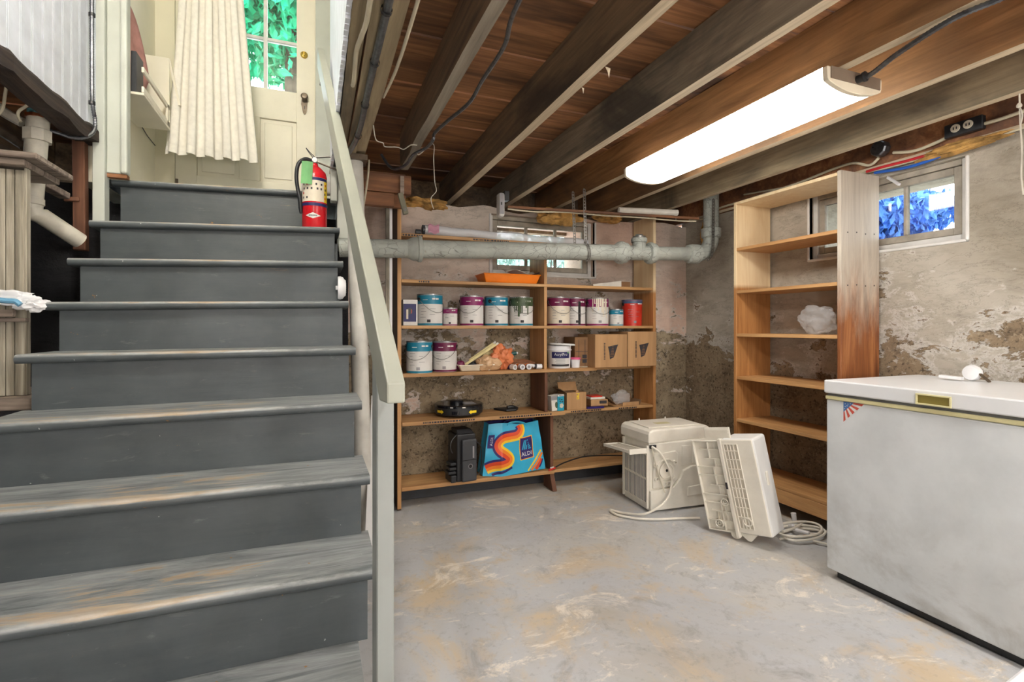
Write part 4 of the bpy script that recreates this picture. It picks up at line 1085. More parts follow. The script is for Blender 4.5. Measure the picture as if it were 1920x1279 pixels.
# coil of flex beside it
cc = MB(); pts = []
for k in range(64):
    a = k/64*2*math.pi*2.6
    pts.append(Vector((2.43 + (.14-.01*math.sin(k*.3))*math.cos(a), 1.90 + (.075+.012*math.sin(k*.21))*math.sin(a)+.0008*k, .010 + .0006*k)))
pts = [Vector((2.27,1.93,.008))] + pts + [Vector((2.50,1.99,.03)), Vector((2.56,2.06,.012))]
co_ = thing('flex_coil', 'coil of white flex with a plug lying beside the freezer', 'cord', (2.43, 1.9, 0))
MB().tube(smooth_path(pts, 3), .006, 7).build('flex', MT['ivory'], co_, smooth=True)
MB().tube(smooth_path([(2.40,1.845,.012),(2.46,1.77,.008),(2.55,1.72,.008),(2.62,1.70,.008)]), .006, 7).build('flex', MT['ivory'], co_, smooth=True)
MB().bar((2.40,1.96,.03), (2.42,1.88,.035), .024, .014).build('plug_block', MT['white_p'], co_, bevel=.003)
MB().bar((2.44,2.04,.012), (2.40,1.96,.05), .016, .014).build('plug', MT['white_p'], co_, bevel=.003)
MB().cyl((2.505,2.03,.0), (2.50,2.04,.075), .010, .014, 10).build('socket', MT['white_p'], co_)
# ------------------------------------------------------------------ paint cans and the rest of the shelf things
def can(name, label, px, wpx, hpx, zs, Y, band, body='label', base=None, rim='tin', bandfrac=.32, group=None, rot=0, drips=None, bail=True, taper=1.0, lid=None, ears=True):
    d = dep(px, Y); p = at(px, 600, Y=Y); r = wpx/2*d/F_PX; h = hpx*d/F_PX
    t = thing(name, label, 'paint can', (p.x, Y, zs+.0005), 0, group)
    t.rotation_euler = (0, 0, R(rot))
    r1 = r; r0 = r*taper
    rz = lambda z: r0 + (r1-r0)*z/h
    MB().lathe([(0,0),(r0,0),(r0,.004),(rz(h-.006),h-.006),(r1,h),(r1-.005,h),(r1-.006,h-.004)], n=32).build('body', MT[body], t, smooth=True, local=True)
    MB().lathe([(r1-.006,h-.003),(r1*.8,h-.004),(0,h-.004)], n=32, caps=False).build('lid', MT[lid or rim], t, smooth=True, local=True)
    MB().lathe([(rz(h)-.001,h-.007),(r1+.0012,h-.006),(r1+.0012,h+.0005),(r1-.004,h+.0005)], n=32, caps=False).build('rim', MT[rim], t, smooth=True, local=True)
    e = .0008; zb = h*(1-bandfrac)
    lb = MB().lathe([(rz(zb)+e, zb), (rz(h-.008)+e, h-.008)], n=32, caps=False).build('colour_band', MT[band], t, smooth=True, local=True)
    MB().lathe([(r0+e, .002), (rz(h*.07)+e, h*.07)], n=32, caps=False).build('base_band', MT[base or band], t, smooth=True, local=True)
    # printed text block and brand marks facing the room (flat print)
    rg = random.Random(hash(name+label) % 1000 + int(px))
    pr = MB()
    base_a = R(-106 - rot)
    def patch(a0, a1, z0, z1, mi, ee=.0013):
        pr.lathe([(rz(z0)+ee, z0), (rz(z1)+ee, z1)], n=max(2, int((a1-a0)/.12)), a0=base_a+a0, a1=base_a+a1, caps=False, mi=mi)
    for k in range(5 if h > .13 else 3):
        z = h*(.62 - .09*k); a = -.75 + rg.uniform(0,.08)
        patch(a, a + rg.uniform(.25,.5), z-.0012, z+.0012, 0); 
        if k % 2: patch(.05, .05+rg.uniform(.3,.5), z-.0012, z+.0012, 0)
    patch(.25, .5, h*.82, h*.87, 1); patch(.55, .8, h*.82, h*.87, 1); patch(-.5, -.1, h*.80, h*.82, 1)
    patch(-.15, .12, h*.10, h*.19, 2 if rg.random() < .6 else 0)
    pr.build('label_print', [MT['print'], MT['label'], MT['print_d']], t, local=True)
    if drips:
        dm = MB(); rg2 = random.Random(int(px))
        for k in range(9):
            a = base_a - .7 + k*.16; L = h*rg2.uniform(.2,.72)
            dm.lathe([(rz(h-L)+.0018, h-L), (rz(h-.004)+.0024, h-.004)], n=2, a0=a, a1=a+rg2.uniform(.06,.17), caps=False)
        dm.build('paint_drips', MT[drips], t, local=True)
    if ears:
        for s in (-1, 1):
            MB().lathe([(0,.0),(.012,.0),(.012,.006),(0,.008)], (0,0,0), 12, axis='x').build('ear', MT['black'], t, smooth=True, local=True).location = (s*(rz(h*.83)) - (.007 if s < 0 else .001), 0, h*.83)
    if bail:
        pts = [Vector((-(r+.007), 0, h*.83))]
        for k in range(1, 12):
            a = math.pi*k/12
            pts.append(Vector((-(r+.006)*math.cos(a), -(r+.004)*math.sin(a)**.8, h*.83 - h*.42*math.sin(a))))
        pts.append(Vector((r+.007, 0, h*.83)))
        MB().tube(pts, .0016, 6).build('bail', MT['galv'], t, smooth=True, local=True)
    return t
YC = 3.195; g1_ = 'paint cans on the upper can shelf'; g2_ = 'paint cans on the lower can shelf'
can('paint_can', 'teal-banded gallon paint can behind the small blue box', 806, 47, 58, Z2, YC, 'teal', group=g1_, rot=25)
can('paint_can', 'small magenta-banded quart can between two gallon cans', 844, 27, 33, Z2, YC-.02, 'magenta', group=g1_, bail=False, ears=False)
can('paint_can', 'bright magenta gallon can, third from the left on its shelf', 884.5, 44, 55, Z2, YC, 'magenta', group=g1_, rot=-35)
can('paint_can', 'teal gallon can between the magenta can and the green-dripped can', 930.5, 44, 54, Z2, YC, 'teal', group=g1_, rot=40)
can('paint_can', 'gallon can with dark green paint dripped down its front', 977, 44, 53, Z2, YC, 'green_d', base='teal', group=g1_, drips='green_d')
can('paint_can', 'dark magenta gallon can just right of the shelf divider', 1047, 42, 53, Z2, YC-.02, 'magenta_d', 'label_w', group=g1_)
can('paint_can', 'dark magenta gallon can with a black drip, half hidden by its neighbour', 1078.5, 38, 52, Z2, YC+.06, 'magenta_d', group=g1_, rot=10, drips=None)
can('paint_can', 'magenta gallon can with cream paint run over its label', 1120, 41, 51, Z2, YC, 'magenta', group=g1_, drips='label_w')
can('paint_can', 'small blue-banded quart can beside the red can', 1155.5, 26, 31, Z2, YC-.02, 'teal', group=g1_, bail=False, ears=False)
rc = can('paint_can', 'red can with a slate blue rim at the right end of the shelf', 1185, 38, 48, Z2, YC+.01, 'blue_lid', 'red', base='red', bandfrac=.14, group=g1_, taper=.93, lid='blue_lid', rim='blue_lid', bail=False)
can('paint_can', 'teal gallon can at the left end of the lower can shelf', 786.5, 48, 59, Z3, YC-.03, 'teal', group=g2_, rot=-30)
can('paint_can', 'magenta gallon can with grey smears on the lower can shelf', 834, 45, 56, Z3, YC, 'magenta_d', group=g2_, rot=-30)
kc = [o for o in bpy.data.objects if o.get('label', '').startswith('dark magenta gallon can with a black drip')][0]
rr_ = 19*dep(1078.5, YC+.06)/F_PX
MB().lathe([(rr_*.998+.002, .006), (rr_+.0024, .09), (rr_+.0024, .175)], n=2, a0=R(-112), a1=R(-98), caps=False).build('black_drip', MT['black_g'], kc, local=True)

# white bucket of tile adhesive
def bucket():
    Y = YC; px = 1046; d = dep(px, Y); r = 22*d/F_PX; h = .155
    p = at(px, 600, Y=Y)
    t = thing('adhesive_bucket', 'white plastic bucket with a blue label and loose lid', 'bucket', (p.x, Y-.02, Z3+.0005))
    rz = lambda z: r*(.93 + .07*z/h)
    MB().lathe([(0,0),(rz(0),0),(rz(.12),.12),(rz(.12)+.005,.122),(rz(.13)+.005,.130),(rz(.135),.132),(rz(h),h),(rz(h)-.004,h),(rz(.0)-.004,.01)], n=32).build('pail', MT['white_p'], t, smooth=True, local=True)
    def band(n, z0, z1, m, e, a0=-2.75, a1=-1.0): return MB().lathe([(rz(z0)+e, z0), (rz(z1)+e, z1)], n=18, a0=a0, a1=a1, caps=False).build(n, MT[m], t, smooth=True, local=True)
    lb = band('label', .012, .118, 'label', .0008); band('title_panel', .070, .114, 'navy', .0014, -2.7, -1.05); band('foot_panel', .014, .028, 'print_d', .0014)
    band('badge', .104, .113, 'green_tag', .002, -1.3, -1.08)
    mb = MB(); e = .002
    def fn(x, y):
        a = -1.875 + x/r; z = .088 + y; return Vector(((rz(z)+e)*math.cos(a), (rz(z)+e)*math.sin(a), z))
    text_mb('AcrylPro', .027, fn, mb)
    mb.build('title_lettering', MT['white'], t, local=True)
    mb = MB()
    for k in range(4): mb.lathe([(rz(.06)+e, .064-.010*k), (rz(.06)+e, .067-.010*k)], n=6, a0=-2.4+.1*(k%2), a1=-1.5, caps=False)
    mb.build('label_print', MT['print'], t, local=True)
    ld = MB().lathe([(0,.004),(r*1.04,.004),(r*1.1,-.004),(r*1.12,.0),(r*1.05,.008),(0,.008)], n=28).build('loose_lid', MT['white'], t, smooth=True, local=True)
    ld.location = (.022, .0, h+.008); ld.rotation_euler = (0, R(3), 0)
bucket()
p = at(1079, 600, Y=YC-.06); d = dep(1079, YC)
tb = thing('tub', 'small white tub with a pink lid beside the adhesive bucket', 'tub', (p.x, YC-.06, Z3+.0005))
MB().lathe([(0,0),(.028,0),(.033,.06),(.031,.06),(.026,.004)], n=24).build('cup', MT['white_p'], tb, smooth=True, local=True)
MB().lathe([(.036,0),(.036,.012),(.034,.014),(0,.014)], (0,0,.058), 24).build('lid', plain('pink lid', (226,92,140), .4), tb, smooth=True, local=True)
ln = MB().lathe([(0,0),(.03,0),(.033,.004),(0,.006)], at(1096, 689, Z=Z3)+Vector((0,.02,.0005)), 20).build('jar_lid', MT['label_w'], smooth=True)
tag(ln, 'flat pale jar lid lying in front of the cartons', 'lid')

# blue lamp box beside the first can
p0 = at(756, 600, Y=3.15); p1 = at(783, 600, Y=3.15)
b = thing('lamp_box', 'small navy box with a printed lamp at the left end of the can shelf', 'box', ((p0.x+p1.x)/2, 3.2, Z2+.0005))
w_ = p1.x-p0.x
MB().box(-w_/2, w_/2, -.05, .05, 0, .162).build('carton', MT['label'], b, bevel=.001, local=True)
MB().box(-w_/2+.001, w_/2-.009, -.0512, -.0502, .024, .135).build('navy_panel', MT['navy'], b, local=True)
MB().lathe([(0,-.0005),(.02,-.0005)], (-.006, -.0516, .09), 18, axis='y', caps=False).build('lamp_print', MT['dark'], b, local=True)
MB().box(-.026, -.014, -.0522, -.0516, .04, .10).build('lamp_highlight', MT['label_w'], b, local=True)
MB().box(.004, .008, -.0526, -.052, .075, .10).build('red_mark', MT['red'], b, local=True)

# shelf under the ceiling: rolled film, window in the background
ro = thing('film_roll', 'long roll of clear plastic film lying on the top shelf', 'roll', (1.1, 3.16, Z0+.03))
ra = at(795, 425, Y=3.17); rb_ = at(1100, 449, Y=3.17); ra.z = Z0+.042; rb_.z = Z0+.025
MB().tube([ra + (rb_-ra)*(k/12) + Vector((0, .006*math.sin(k*1.7), .004*math.sin(k*2.3))) for k in range(13)], [.030+.004*math.sin(k*1.3) for k in range(13)], 14).build('film', m_film('wound film', (232,234,238), .75), ro, smooth=True)
MB().cyl(ra - Vector((.012,0,0)), ra + Vector((.004,0,0)), .030, n=18).build('end_disc', MT['dark'], ro, smooth=True)
MB().cyl(ra - Vector((.016,0,0)), ra - Vector((.008,0,0)), .010, n=12).build('core', MT['black'], ro)
MB().surf(lambda u, v: ra + Vector((.02+.07*u, -.034-.004*math.sin(v*9), .03-.055*v+.006*math.sin(u*8))), 6, 6).build('pink_wrap', plain('pink print', (206,150,170), .5), ro, smooth=True)
t_ = MB().lathe([(0,-.02),(.018,-.02),(.018,.012),(0,.014)], at(785, 432, Y=3.14), 14, axis='x').build('spool', MT['dark'], smooth=True)
t_.location.z = Z0 + .0185 - at(785, 432, Y=3.14).z
tag(t_, 'small dark spool at the end of the film roll', 'spool')

# orange roller tray and plaster board piece on the second shelf
def tray_obj(name, label, x0, x1, y0, y1, z, h, m, cat='tray', inset=.02):
    t = thing(name, label, cat, ((x0+x1)/2, (y0+y1)/2, z+.0005))
    w, d = (x1-x0)/2, (y1-y0)/2
    a = [Vector((-w+inset,-d+inset,0)), Vector((w-inset,-d+inset,0)), Vector((w-inset,d-inset,0)), Vector((-w+inset,d-inset,0))]
    bq = [Vector((-w,-d,h)), Vector((w,-d,h)), Vector((w,d,h)), Vector((-w,d,h))]
    mb = MB().add(a+bq, [(0,1,2,3)] + [(i,(i+1)%4,4+(i+1)%4,4+i) for i in range(4)])
    o = mb.build('shell', MT[m], t, local=True, bevel=.006, seg=2); o.modifiers.new('thick','SOLIDIFY').thickness = .003
    MB().tube([q + Vector((0,0,.0)) for q in bq], .004, 6, closed=True).build('rolled_rim', MT[m], t, local=True)
    return t
pa, pb = at(903, 600, Y=3.16), at(1008, 600, Y=3.16)
ot = tray_obj('roller_tray', 'orange plastic roller tray on the second shelf', pa.x, pb.x, 3.11, 3.30, Z1, .058, 'orange')
for k in range(5): MB().box(-.02+.03*k, -.016+.03*k, -.074, .074, .003, .012).build('grip_rib', MT['orange'], ot, local=True)
sh = MB().surf(lambda u, v: Vector((1.20 + .24*u, 3.16 + .10*v, Z1+.075 + .02*math.sin(u*5+v*2) + .012*v)), 14, 6).build('paper_sheet', MT['paper'], smooth=180)
sh.modifiers.new('thick','SOLIDIFY').thickness = .001
tag(sh, 'curled white paper sheet lying over the orange tray', 'paper')
br = thing('paint_brush', 'grey handled brush sticking up from the orange tray', 'brush', (1.43, 3.2, Z1+.06))
MB().bar((1.36,3.18,Z1+.055), (1.47,3.18,Z1+.088), .016, .008).build('handle', MT['print_d'], br, bevel=.003)
MB().bar((1.47,3.18,Z1+.088), (1.485,3.18,Z1+.092), .018, .01).build('tip', MT['galv'], br)
pa, pb = at(1108, 600, Y=3.16), at(1178, 600, Y=3.16)
bo = thing('plaster_block', 'white wrapped block tapering to one end on the second shelf', 'box', ((pa.x+pb.x)/2, 3.17, Z1+.0005))
w_ = (pb.x-pa.x)/2
MB().ext([Vector((-w_, -.04, 0)), Vector((w_*.5, -.04, 0)), Vector((w_*.5, -.04, .046)), Vector((-w_, -.04, .014))], (0,.09,0)).build('wrapped_side', MT['paper'], bo, local=True, bevel=.001)
MB().box(w_*.5, w_, -.035, .05, 0, .042).build('open_end', MT['card_d'], bo, local=True, bevel=.001)
MB().box(w_*.5, w_, -.036, .051, .0422, .046).build('top_flap', MT['paper'], bo, local=True)

# lower can shelf: tray of sundries
pa = at(860, 690, Y=3.12)
tt = tray_obj('paint_tray', 'white paint tray crusted with old paint beside the magenta can', pa.x, at(925, 600, Y=3.12).x, 3.10, 3.24, Z3, .04, 'label_w')
def stick(label, a, b_, m, w=.016):
    o = thing('stir_stick', label, 'stick', tuple(a))
    MB().bar(a, b_, w, .005, up=(0,1,0)).build('blade', MT[m], o, bevel=.001)
    MB().bar(b_, b_ + (b_-a).normalized()*.02, w*.8, .0055, up=(0,1,0)).build('tip', MT['paper'], o)
stick('pale wooden stir stick leaning out of the tray, the lower of two', at(872,684,Y=3.15), at(930,646,Y=3.17), 'foam')
stick('pale wooden stir stick leaning out of the tray, the upper of two', at(880,676,Y=3.18), at(925,644,Y=3.19), 'foam')
def crumple(name, label, c, size, mat, seed, cat='bag', sub=4, amp=.35, parent_parts=None):
    bm = bmesh.new(); bmesh.ops.create_icosphere(bm, subdivisions=sub, radius=1)
    for v in bm.verts:
        q = v.co.copy()
        k = 1 + amp*(mnoise.noise(q*1.7 + Vector((seed,0,0))) + .55*abs(mnoise.noise(q*4.3 + Vector((0,seed,0)))) - .3*abs(mnoise.noise(q*9.1 + Vector((0,0,seed)))))
        v.co = Vector((q.x*size[0]*k, q.y*size[1]*k, q.z*size[2]*k))
    lo = min(v.co.z for v in bm.verts)
    for v in bm.verts: v.co.z = max(v.co.z, lo + .18*size[2])
    lo = lo + .18*size[2]
    me = bpy.data.meshes.new(name); bm.to_mesh(me); bm.free()
    for p_ in me.polygons: p_.use_smooth = True
    me.set_sharp_from_angle(angle=R(35)); me.materials.append(MT[mat])
    o = bpy.data.objects.new(name, me); COL.objects.link(o)
    o.location = (c[0], c[1], c[2]-lo); return tag(o, label, cat) if label else o
crumple('plastic_bag', 'crumpled tan plastic bag in front of the paint tray', (at(916,690,Y=3.13).x, 3.14, Z3+.001), (.085,.05,.05), 'film_t', 1.3)
crumple('produce_net', 'crumpled orange plastic bag in the middle of the sundries', (at(940,690,Y=3.17).x, 3.17, Z3+.001), (.07,.055,.07), 'film_o', 4.1, amp=.55)
rl = thing('paint_roller', 'cream foam roller lying on the heap of sundries', 'roller', tuple(at(917, 664, Y=3.24)))
q = at(917, 664, Y=3.24); MB().cyl(q - Vector((.05,0,.0)), q + Vector((.05,.01,.006)), .026, n=18).build('sleeve', MT['foam'], rl, smooth=True)
MB().cyl(q + Vector((.05,.01,.006)), q + Vector((.056,.011,.007)), .012, n=12).build('end_cap', MT['white_p'], rl)
MB().cyl(Vector((q.x-.02, q.y, Z3)), Vector((q.x-.02, q.y, q.z-.02)), .012, n=8).build('frame', MT['galv'], rl)
tu = thing('caulk_tube', 'dark green tube lying behind the orange bag', 'tube', tuple(at(960, 664, Y=3.25)))
q = at(960, 664, Y=3.25); MB().cyl(q - Vector((.05,0,.006)), q + Vector((.03,0,.006)), .014, n=14).build('barrel', plain('dark green plastic', (24,84,82), .4), tu, smooth=True)
MB().cyl(q + Vector((.03,0,.006)), q + Vector((.042,0,.0065)), .009, n=10).build('cap', MT['white_p'], tu, smooth=True)
MB().cyl(Vector((q.x-.03,q.y,Z3)), Vector((q.x-.03,q.y,q.z-.015)), .014, n=10).build('stand', MT['dark'], tu)
for i, (px, lab) in enumerate(((966,'white paint tube lying on its side, leftmost of three round ends'), (980,'white paint tube lying on its side, middle of three round ends'), (992,'white paint tube lying on its side, rightmost of three round ends'))):
    c_ = at(px, 686, Y=3.10); c_.z = Z3 + .0185
    o = thing('paint_tube', lab, 'tube', tuple(c_), group='white tubes with their ends to the room')
    a_ = R(-18 + 16*i)
    dv = Vector((math.sin(a_), math.cos(a_), 0))
    MB().cyl(c_, c_ + dv*.12, .018, n=18).build('barrel', MT['white_p'] if i else MT['label'], o, smooth=True)
    MB().cyl(c_ - dv*.001, c_ + dv*.003, .010, n=14).build('end_recess', MT['print'], o, smooth=True)
    MB().cyl(c_ + dv*.04, c_ + dv*.08, .0184, n=18, caps=False).build('label', MT['navy' if i == 0 else 'bag_o'], o, smooth=True)
ng = thing('nozzle_tube', 'squeezed white tube with a red and blue print before the divider', 'tube', (at(1005,686,Y=3.11).x, 3.11, Z3+.001))
MB().tube([(-.05,0,.034),(-.02,0,.022),(.0,0,.018),(.04,0,.017)], [.004,.012,.017,.017], 12).build('barrel', MT['white_p'], ng, smooth=True, local=True)
MB().tube([(-.016,0,.0215),(.0,0,.0185)], [.0142,.0175], 12, caps=False).build('label', MT['print_d'], ng, smooth=True, local=True)
crumple('rag', 'small wad of dark red rag behind the paint tubes', (at(975,680,Y=3.2).x, 3.22, Z3+.001), (.10,.04,.03), 'header', 7.7, 'rag')
crumple('paint_pot', 'dark crusted paint pot at the left end of the paint tray', (at(866,680,Y=3.14).x, 3.17, Z3+.004), (.03,.03,.035), 'magenta_d', 2.2, 'pot', amp=.12)
crumple('sponge', 'dark crusted sponge lying in the paint tray', (at(893,680,Y=3.17).x, 3.185, Z3+.004), (.05,.03,.03), 'dark', 5.2, 'sponge', amp=.2)

# cartons on the right
def carton(name, label, pxa, pxb, pyt, z, y0, y1, m='card', rz=0):
    a = at(pxa, 600, Y=y0); b_ = at(pxb, pyt, Y=y0)
    t = thing(name, label, 'box', ((a.x+b_.x)/2, y0, z+.0005), R(rz))
    w = (b_.x-a.x)/2; h = b_.z - z
    MB().box(-w, w, 0, y1-y0, 0, h).build('body', MT[m], t, bevel=.003, seg=2, local=True)
    return t, w, h
for (pa_, pb_, pt, lab) in ((1116, 1176, 627, 'taped cardboard carton with a dark emblem, the left of the pair'), (1177.5, 1231, 622, 'taped cardboard carton with a dark emblem, against the right panel')):
    t, w, h = carton('cardboard_carton', lab, pa_, pb_, pt, Z3, YF-.043, 3.30)
    t['group'] = 'cartons with a dark emblem'
    em = MB(); cx, cz = .0, h*.5
    pts = [(-.028,.030),(.055,.045),(.035,-.005),(.02,-.045),(-.012,-.06),(-.018,-.01)]
    em.ext([Vector((cx+x, -.0012, cz+z_)) for x, z_ in pts], (0,.0010,0))
    for k in range(12): em.box(cx-.062, cx-.050, -.0012, -.0002, cz-.06+.010*k, cz-.054+.010*k)
    em.build('emblem', MT['print_d'], t, local=True)
    mk = MB()
    for k in range(7): mk.box(cx-.012+.003*k, cx+.022-.001*k, -.002, -.0013, cz-.04+.011*k, cz-.036+.011*k)
    mk.build('emblem_lines', MT['card_d'], t, local=True)
    MB().box(-w, w, .11, .155, h+.0002, h+.0010).build('tape', MT['card_d'], t, local=True)
t, w, h = carton('cardboard_box', 'darker cardboard box with a printed grid behind the bucket', 1078, 1117, 632, Z3, YF+.06, 3.33, 'card_d')
pg = MB(); 
for k in range(3): pg.box(-w+.03+.05*k, -w+.033+.05*k, -.0012, -.0002, .01, h-.02)
for k in range(2): pg.box(-w+.005, w-.005, -.0012, -.0002, .05+.06*k, .053+.06*k)
for k in range(2):
    for j in range(2): pg.box(-w+.06+.045*k, -w+.095+.045*k, -.0014, -.0002, .03+.032*j, .056+.032*j)
pg.build('printed_grid', MT['print_d'], t, local=True)

# third shelf: robot vacuum, dustpan head, small boxes
vc = thing('robot_vacuum', 'round black robot vacuum with yellow arrows on its bumper', 'robot vacuum', (at(860,790,Y=3.215).x, 3.215, Z4+.0005))
rv = 45*dep(860,3.2)/F_PX
MB().lathe([(0,.006),(rv-.03,.006),(rv-.01,.012),(rv,.02),(rv,.062),(rv-.004,.066)], n=48).build('bumper', MT['black'], vc, smooth=True, local=True)
MB().lathe([(rv+.001,.062),(rv+.001,.074),(rv-.006,.078),(rv-.03,.076),(0,.076)], n=48, caps=False).build('deck', MT['black_g'], vc, smooth=True, local=True)
MB().lathe([(.045,.076),(.045,.09),(.04,.094),(0,.094)], (-.01,.02,0), 28).build('lidar_turret', MT['black_g'], vc, smooth=True, local=True)
MB().box(.02, .10, -.07, .03, .0765, .0775).build('dock_window', MT['print'], vc, local=True, bevel=.0003)
for s in (-1, 1): MB().cyl((s*.10,.02,0), (s*.10,.02,.03), .012, n=10).build('wheel', MT['dark'], vc, local=True)
def arrow(c, s, nm):
    mb = MB(); pts = [(-.030,.008),(.012,.008),(.012,.014),(.030,0),(.012,-.014),(.012,-.008),(-.030,-.008)]
    P = lambda x, z: Vector(((rv+.0012)*math.cos(c + s*x/rv), (rv+.0012)*math.sin(c + s*x/rv), .038+z))
    n = 8
    for i in range(n):
        xa_, xb_ = -.030+.042*i/n, -.030+.042*(i+1)/n
        mb.add([P(xa_,-.008), P(xb_,-.008), P(xb_,.008), P(xa_,.008)], [(0,1,2,3)])
    for i in range(4):
        xa_, xb_ = .012+.018*i/4, .012+.018*(i+1)/4
        mb.add([P(xa_,-.014*(1-i/4)), P(xb_,-.014*(1-(i+1)/4)), P(xb_,.014*(1-(i+1)/4)), P(xa_,.014*(1-i/4))], [(0,1,2,3)])
    mb.build(nm, MT['yellow'], vc, local=True)
arrow(R(-113-40), 1, 'yellow_arrow'); arrow(R(-113+42), -1, 'yellow_arrow')
for a in (-125, -97):
    MB().lathe([(rv+.0016,.066),(rv+.0016,.072)], n=4, a0=R(a), a1=R(a+7), caps=False).build('contact', MT['label'], vc, local=True)
MB().lathe([(rv+.0012,.024),(rv+.0012,.046)], n=8, a0=R(-121), a1=R(-103), caps=False).build('sensor_window', MT['black_g'], vc, local=True)
cp = at(957, 772, Z=Z4)
fd = thing('floor_nozzle', 'flat black plastic nozzle lying on the shelf beside the robot vacuum', 'nozzle', (cp.x, cp.y+.06, Z4+.0005))
MB().ext([Vector((-.085,.05,0)), Vector((-.03,-.06,0)), Vector((.045,-.06,0)), Vector((.06,-.01,0)), Vector((.03,.05,0))], (0,0,.014)).build('plate', MT['black'], fd, bevel=.004, seg=2, local=True)
MB().tube(smooth_path([(.0,.0,.018),(.03,.0,.022),(.05,-.01,.018),(.062,-.03,.012)]), .012, 10).build('neck', MT['black'], fd, smooth=True, local=True)

b1 = thing('bulb_box', 'small grey white carton with a dark oval print, tilted beside the divider', 'box', (at(1037,770,Y=3.12).x+.012, 3.13, Z4+.002), 0, rot=(0, R(-4), 0))
MB().box(-.03, .03, -.03, .03, 0, .105).build('carton', MT['paper'], b1, local=True, bevel=.001)
MB().ext([Vector((.006+.010*math.cos(k*math.pi/7), -.0312, .04+.022*math.sin(k*math.pi/7))) for k in range(14)], (0,.001,0)).build('oval_print', MT['green_d'], b1, local=True)
MB().box(-.0295, .0295, -.0306, -.0301, .075, .104).build('grey_panel', MT['print'], b1, local=True)
b2 = thing('turquoise_carton', 'turquoise carton with a white flower print on the third shelf', 'box', (at(1051,770,Y=3.09).x+.003, 3.125, Z4+.0005), R(6))
MB().box(-.026, .026, -.03, .03, 0, .11).build('carton', MT['teal_box'], b2, local=True, bevel=.001)
MB().box(-.0262, .0262, -.0305, .0305, .1005, .1108).build('top_panel', MT['label'], b2, local=True)
mb = MB()
for k in range(5):
    a = k*2*math.pi/5; mb.lathe([(0,-.0008),(.008,-.0008)], (.004+.009*math.cos(a), -.0305, .036+.009*math.sin(a)), 10, axis='y', caps=False)
mb.build('flower_print', MT['label_w'], b2, local=True)
mb = MB()
for (x, z_) in ((-.012,.082),(.006,.078),(-.006,.066),(.012,.062)): mb.box(x-.006, x+.006, -.0312, -.0302, z_-.003, z_+.003)
for k in range(4): mb.box(-.018+.011*k, -.012+.011*k, -.0312, -.0302, .103, .108)
mb.build('carton_print', [MT['print_d']], b2, local=True)
t, w, h = carton('open_carton', 'small open cardboard box with a yellow mark and lifted flaps', 1063, 1099.5, 735, Z4, 3.10, 3.24)
MB().rbox((-.01,.125,h+.030), (w*1.9,.004,.065), (R(-25),0,0)).build('flap', MT['card'], t, local=True)
MB().rbox((-w-.02,.07,h+.012), (.055,.13,.004), (0,R(30),0)).build('flap', MT['card_in'], t, local=True)
MB().box(-w+.006, w-.006, .006, .134, h+.0003, h+.001).build('dark_opening', MT['card_in'], t, local=True)
mk = MB().box(.0,.006,-.0012,-.0002,h-.05,h-.02).box(.012,.018,-.0012,-.0002,h-.05,h-.012).box(.006,.012,-.0012,-.0002,h-.03,h-.024).box(-.004,.022,-.0012,-.0002,h-.012,h-.007)
mk.build('yellow_mark', MT['yellow'], t, local=True)
MB().box(-.006, .012, -.002, .03, h-.006, h+.014).build('tuck_tab', MT['card'], t, local=True)
# torn box with odds and ends
tb_ = thing('torn_box', 'torn brown box lying open with a dark cut-out on the third shelf', 'box', (at(1124,752,Y=3.14).x, 3.16, Z4+.014), R(-8))
MB().box(-.075, .055, -.05, .06, 0, .045).build('tray', MT['card'], tb_, local=True, bevel=.002)
MB().box(-.01, .045, -.0515, -.0503, .016, .038).build('cut_out', MT['print_d'], tb_, local=True)
MB().rbox((.088,-.01,.028), (.08,.10,.003), (0,R(38),0)).build('torn_flap', MT['card_in'], tb_, local=True)
bk2 = thing('leaflet_stack', 'white leaflets lying on the torn box', 'paper', (at(1118,740,Y=3.17).x, 3.17, Z4+.0605))
MB().box(-.07, .05, -.04, .05, 0, .014).build('leaflets', MT['paper'], bk2, local=True)
MB().box(-.06, .03, -.035, .045, .0145, .022).build('red_booklet', MT['red'], bk2, local=True)
pk = MB().box(at(1101,600,Y=3.09).x, at(1133,600,Y=3.09).x, 3.088, 3.12, Z4+.0005, Z4+.0135).build('purple_packet', MT['bag_n'], bevel=.002)
tag(pk, 'flat dark purple packet under the torn box', 'packet')
tr3 = thing('shallow_carton', 'shallow brown carton lid holding a plastic bag on the third shelf', 'box', (at(1178,752,Y=3.15).x, 3.17, Z4+.0005), R(4))
MB().box(-.075, .075, -.05, .06, 0, .004).build('base', MT['card'], tr3, local=True)
MB().box(-.075, .075, -.05, -.047, .004, .026).build('front_wall', MT['card'], tr3, local=True)
MB().rbox((.04,.075,.035), (.12,.004,.07), (R(-18),0,R(-4))).build('back_flap', MT['card_in'], tr3, local=True)
MB().rbox((.085,.0,.02), (.003,.11,.04), (0,R(20),0)).build('side_flap', MT['card_in'], tr3, local=True)
crumple('plastic_bag', 'crumpled clear plastic bag leaning in the shallow carton', (at(1165,745,Y=3.17).x, 3.175, Z4+.006), (.075,.03,.05), 'film', 3.3)

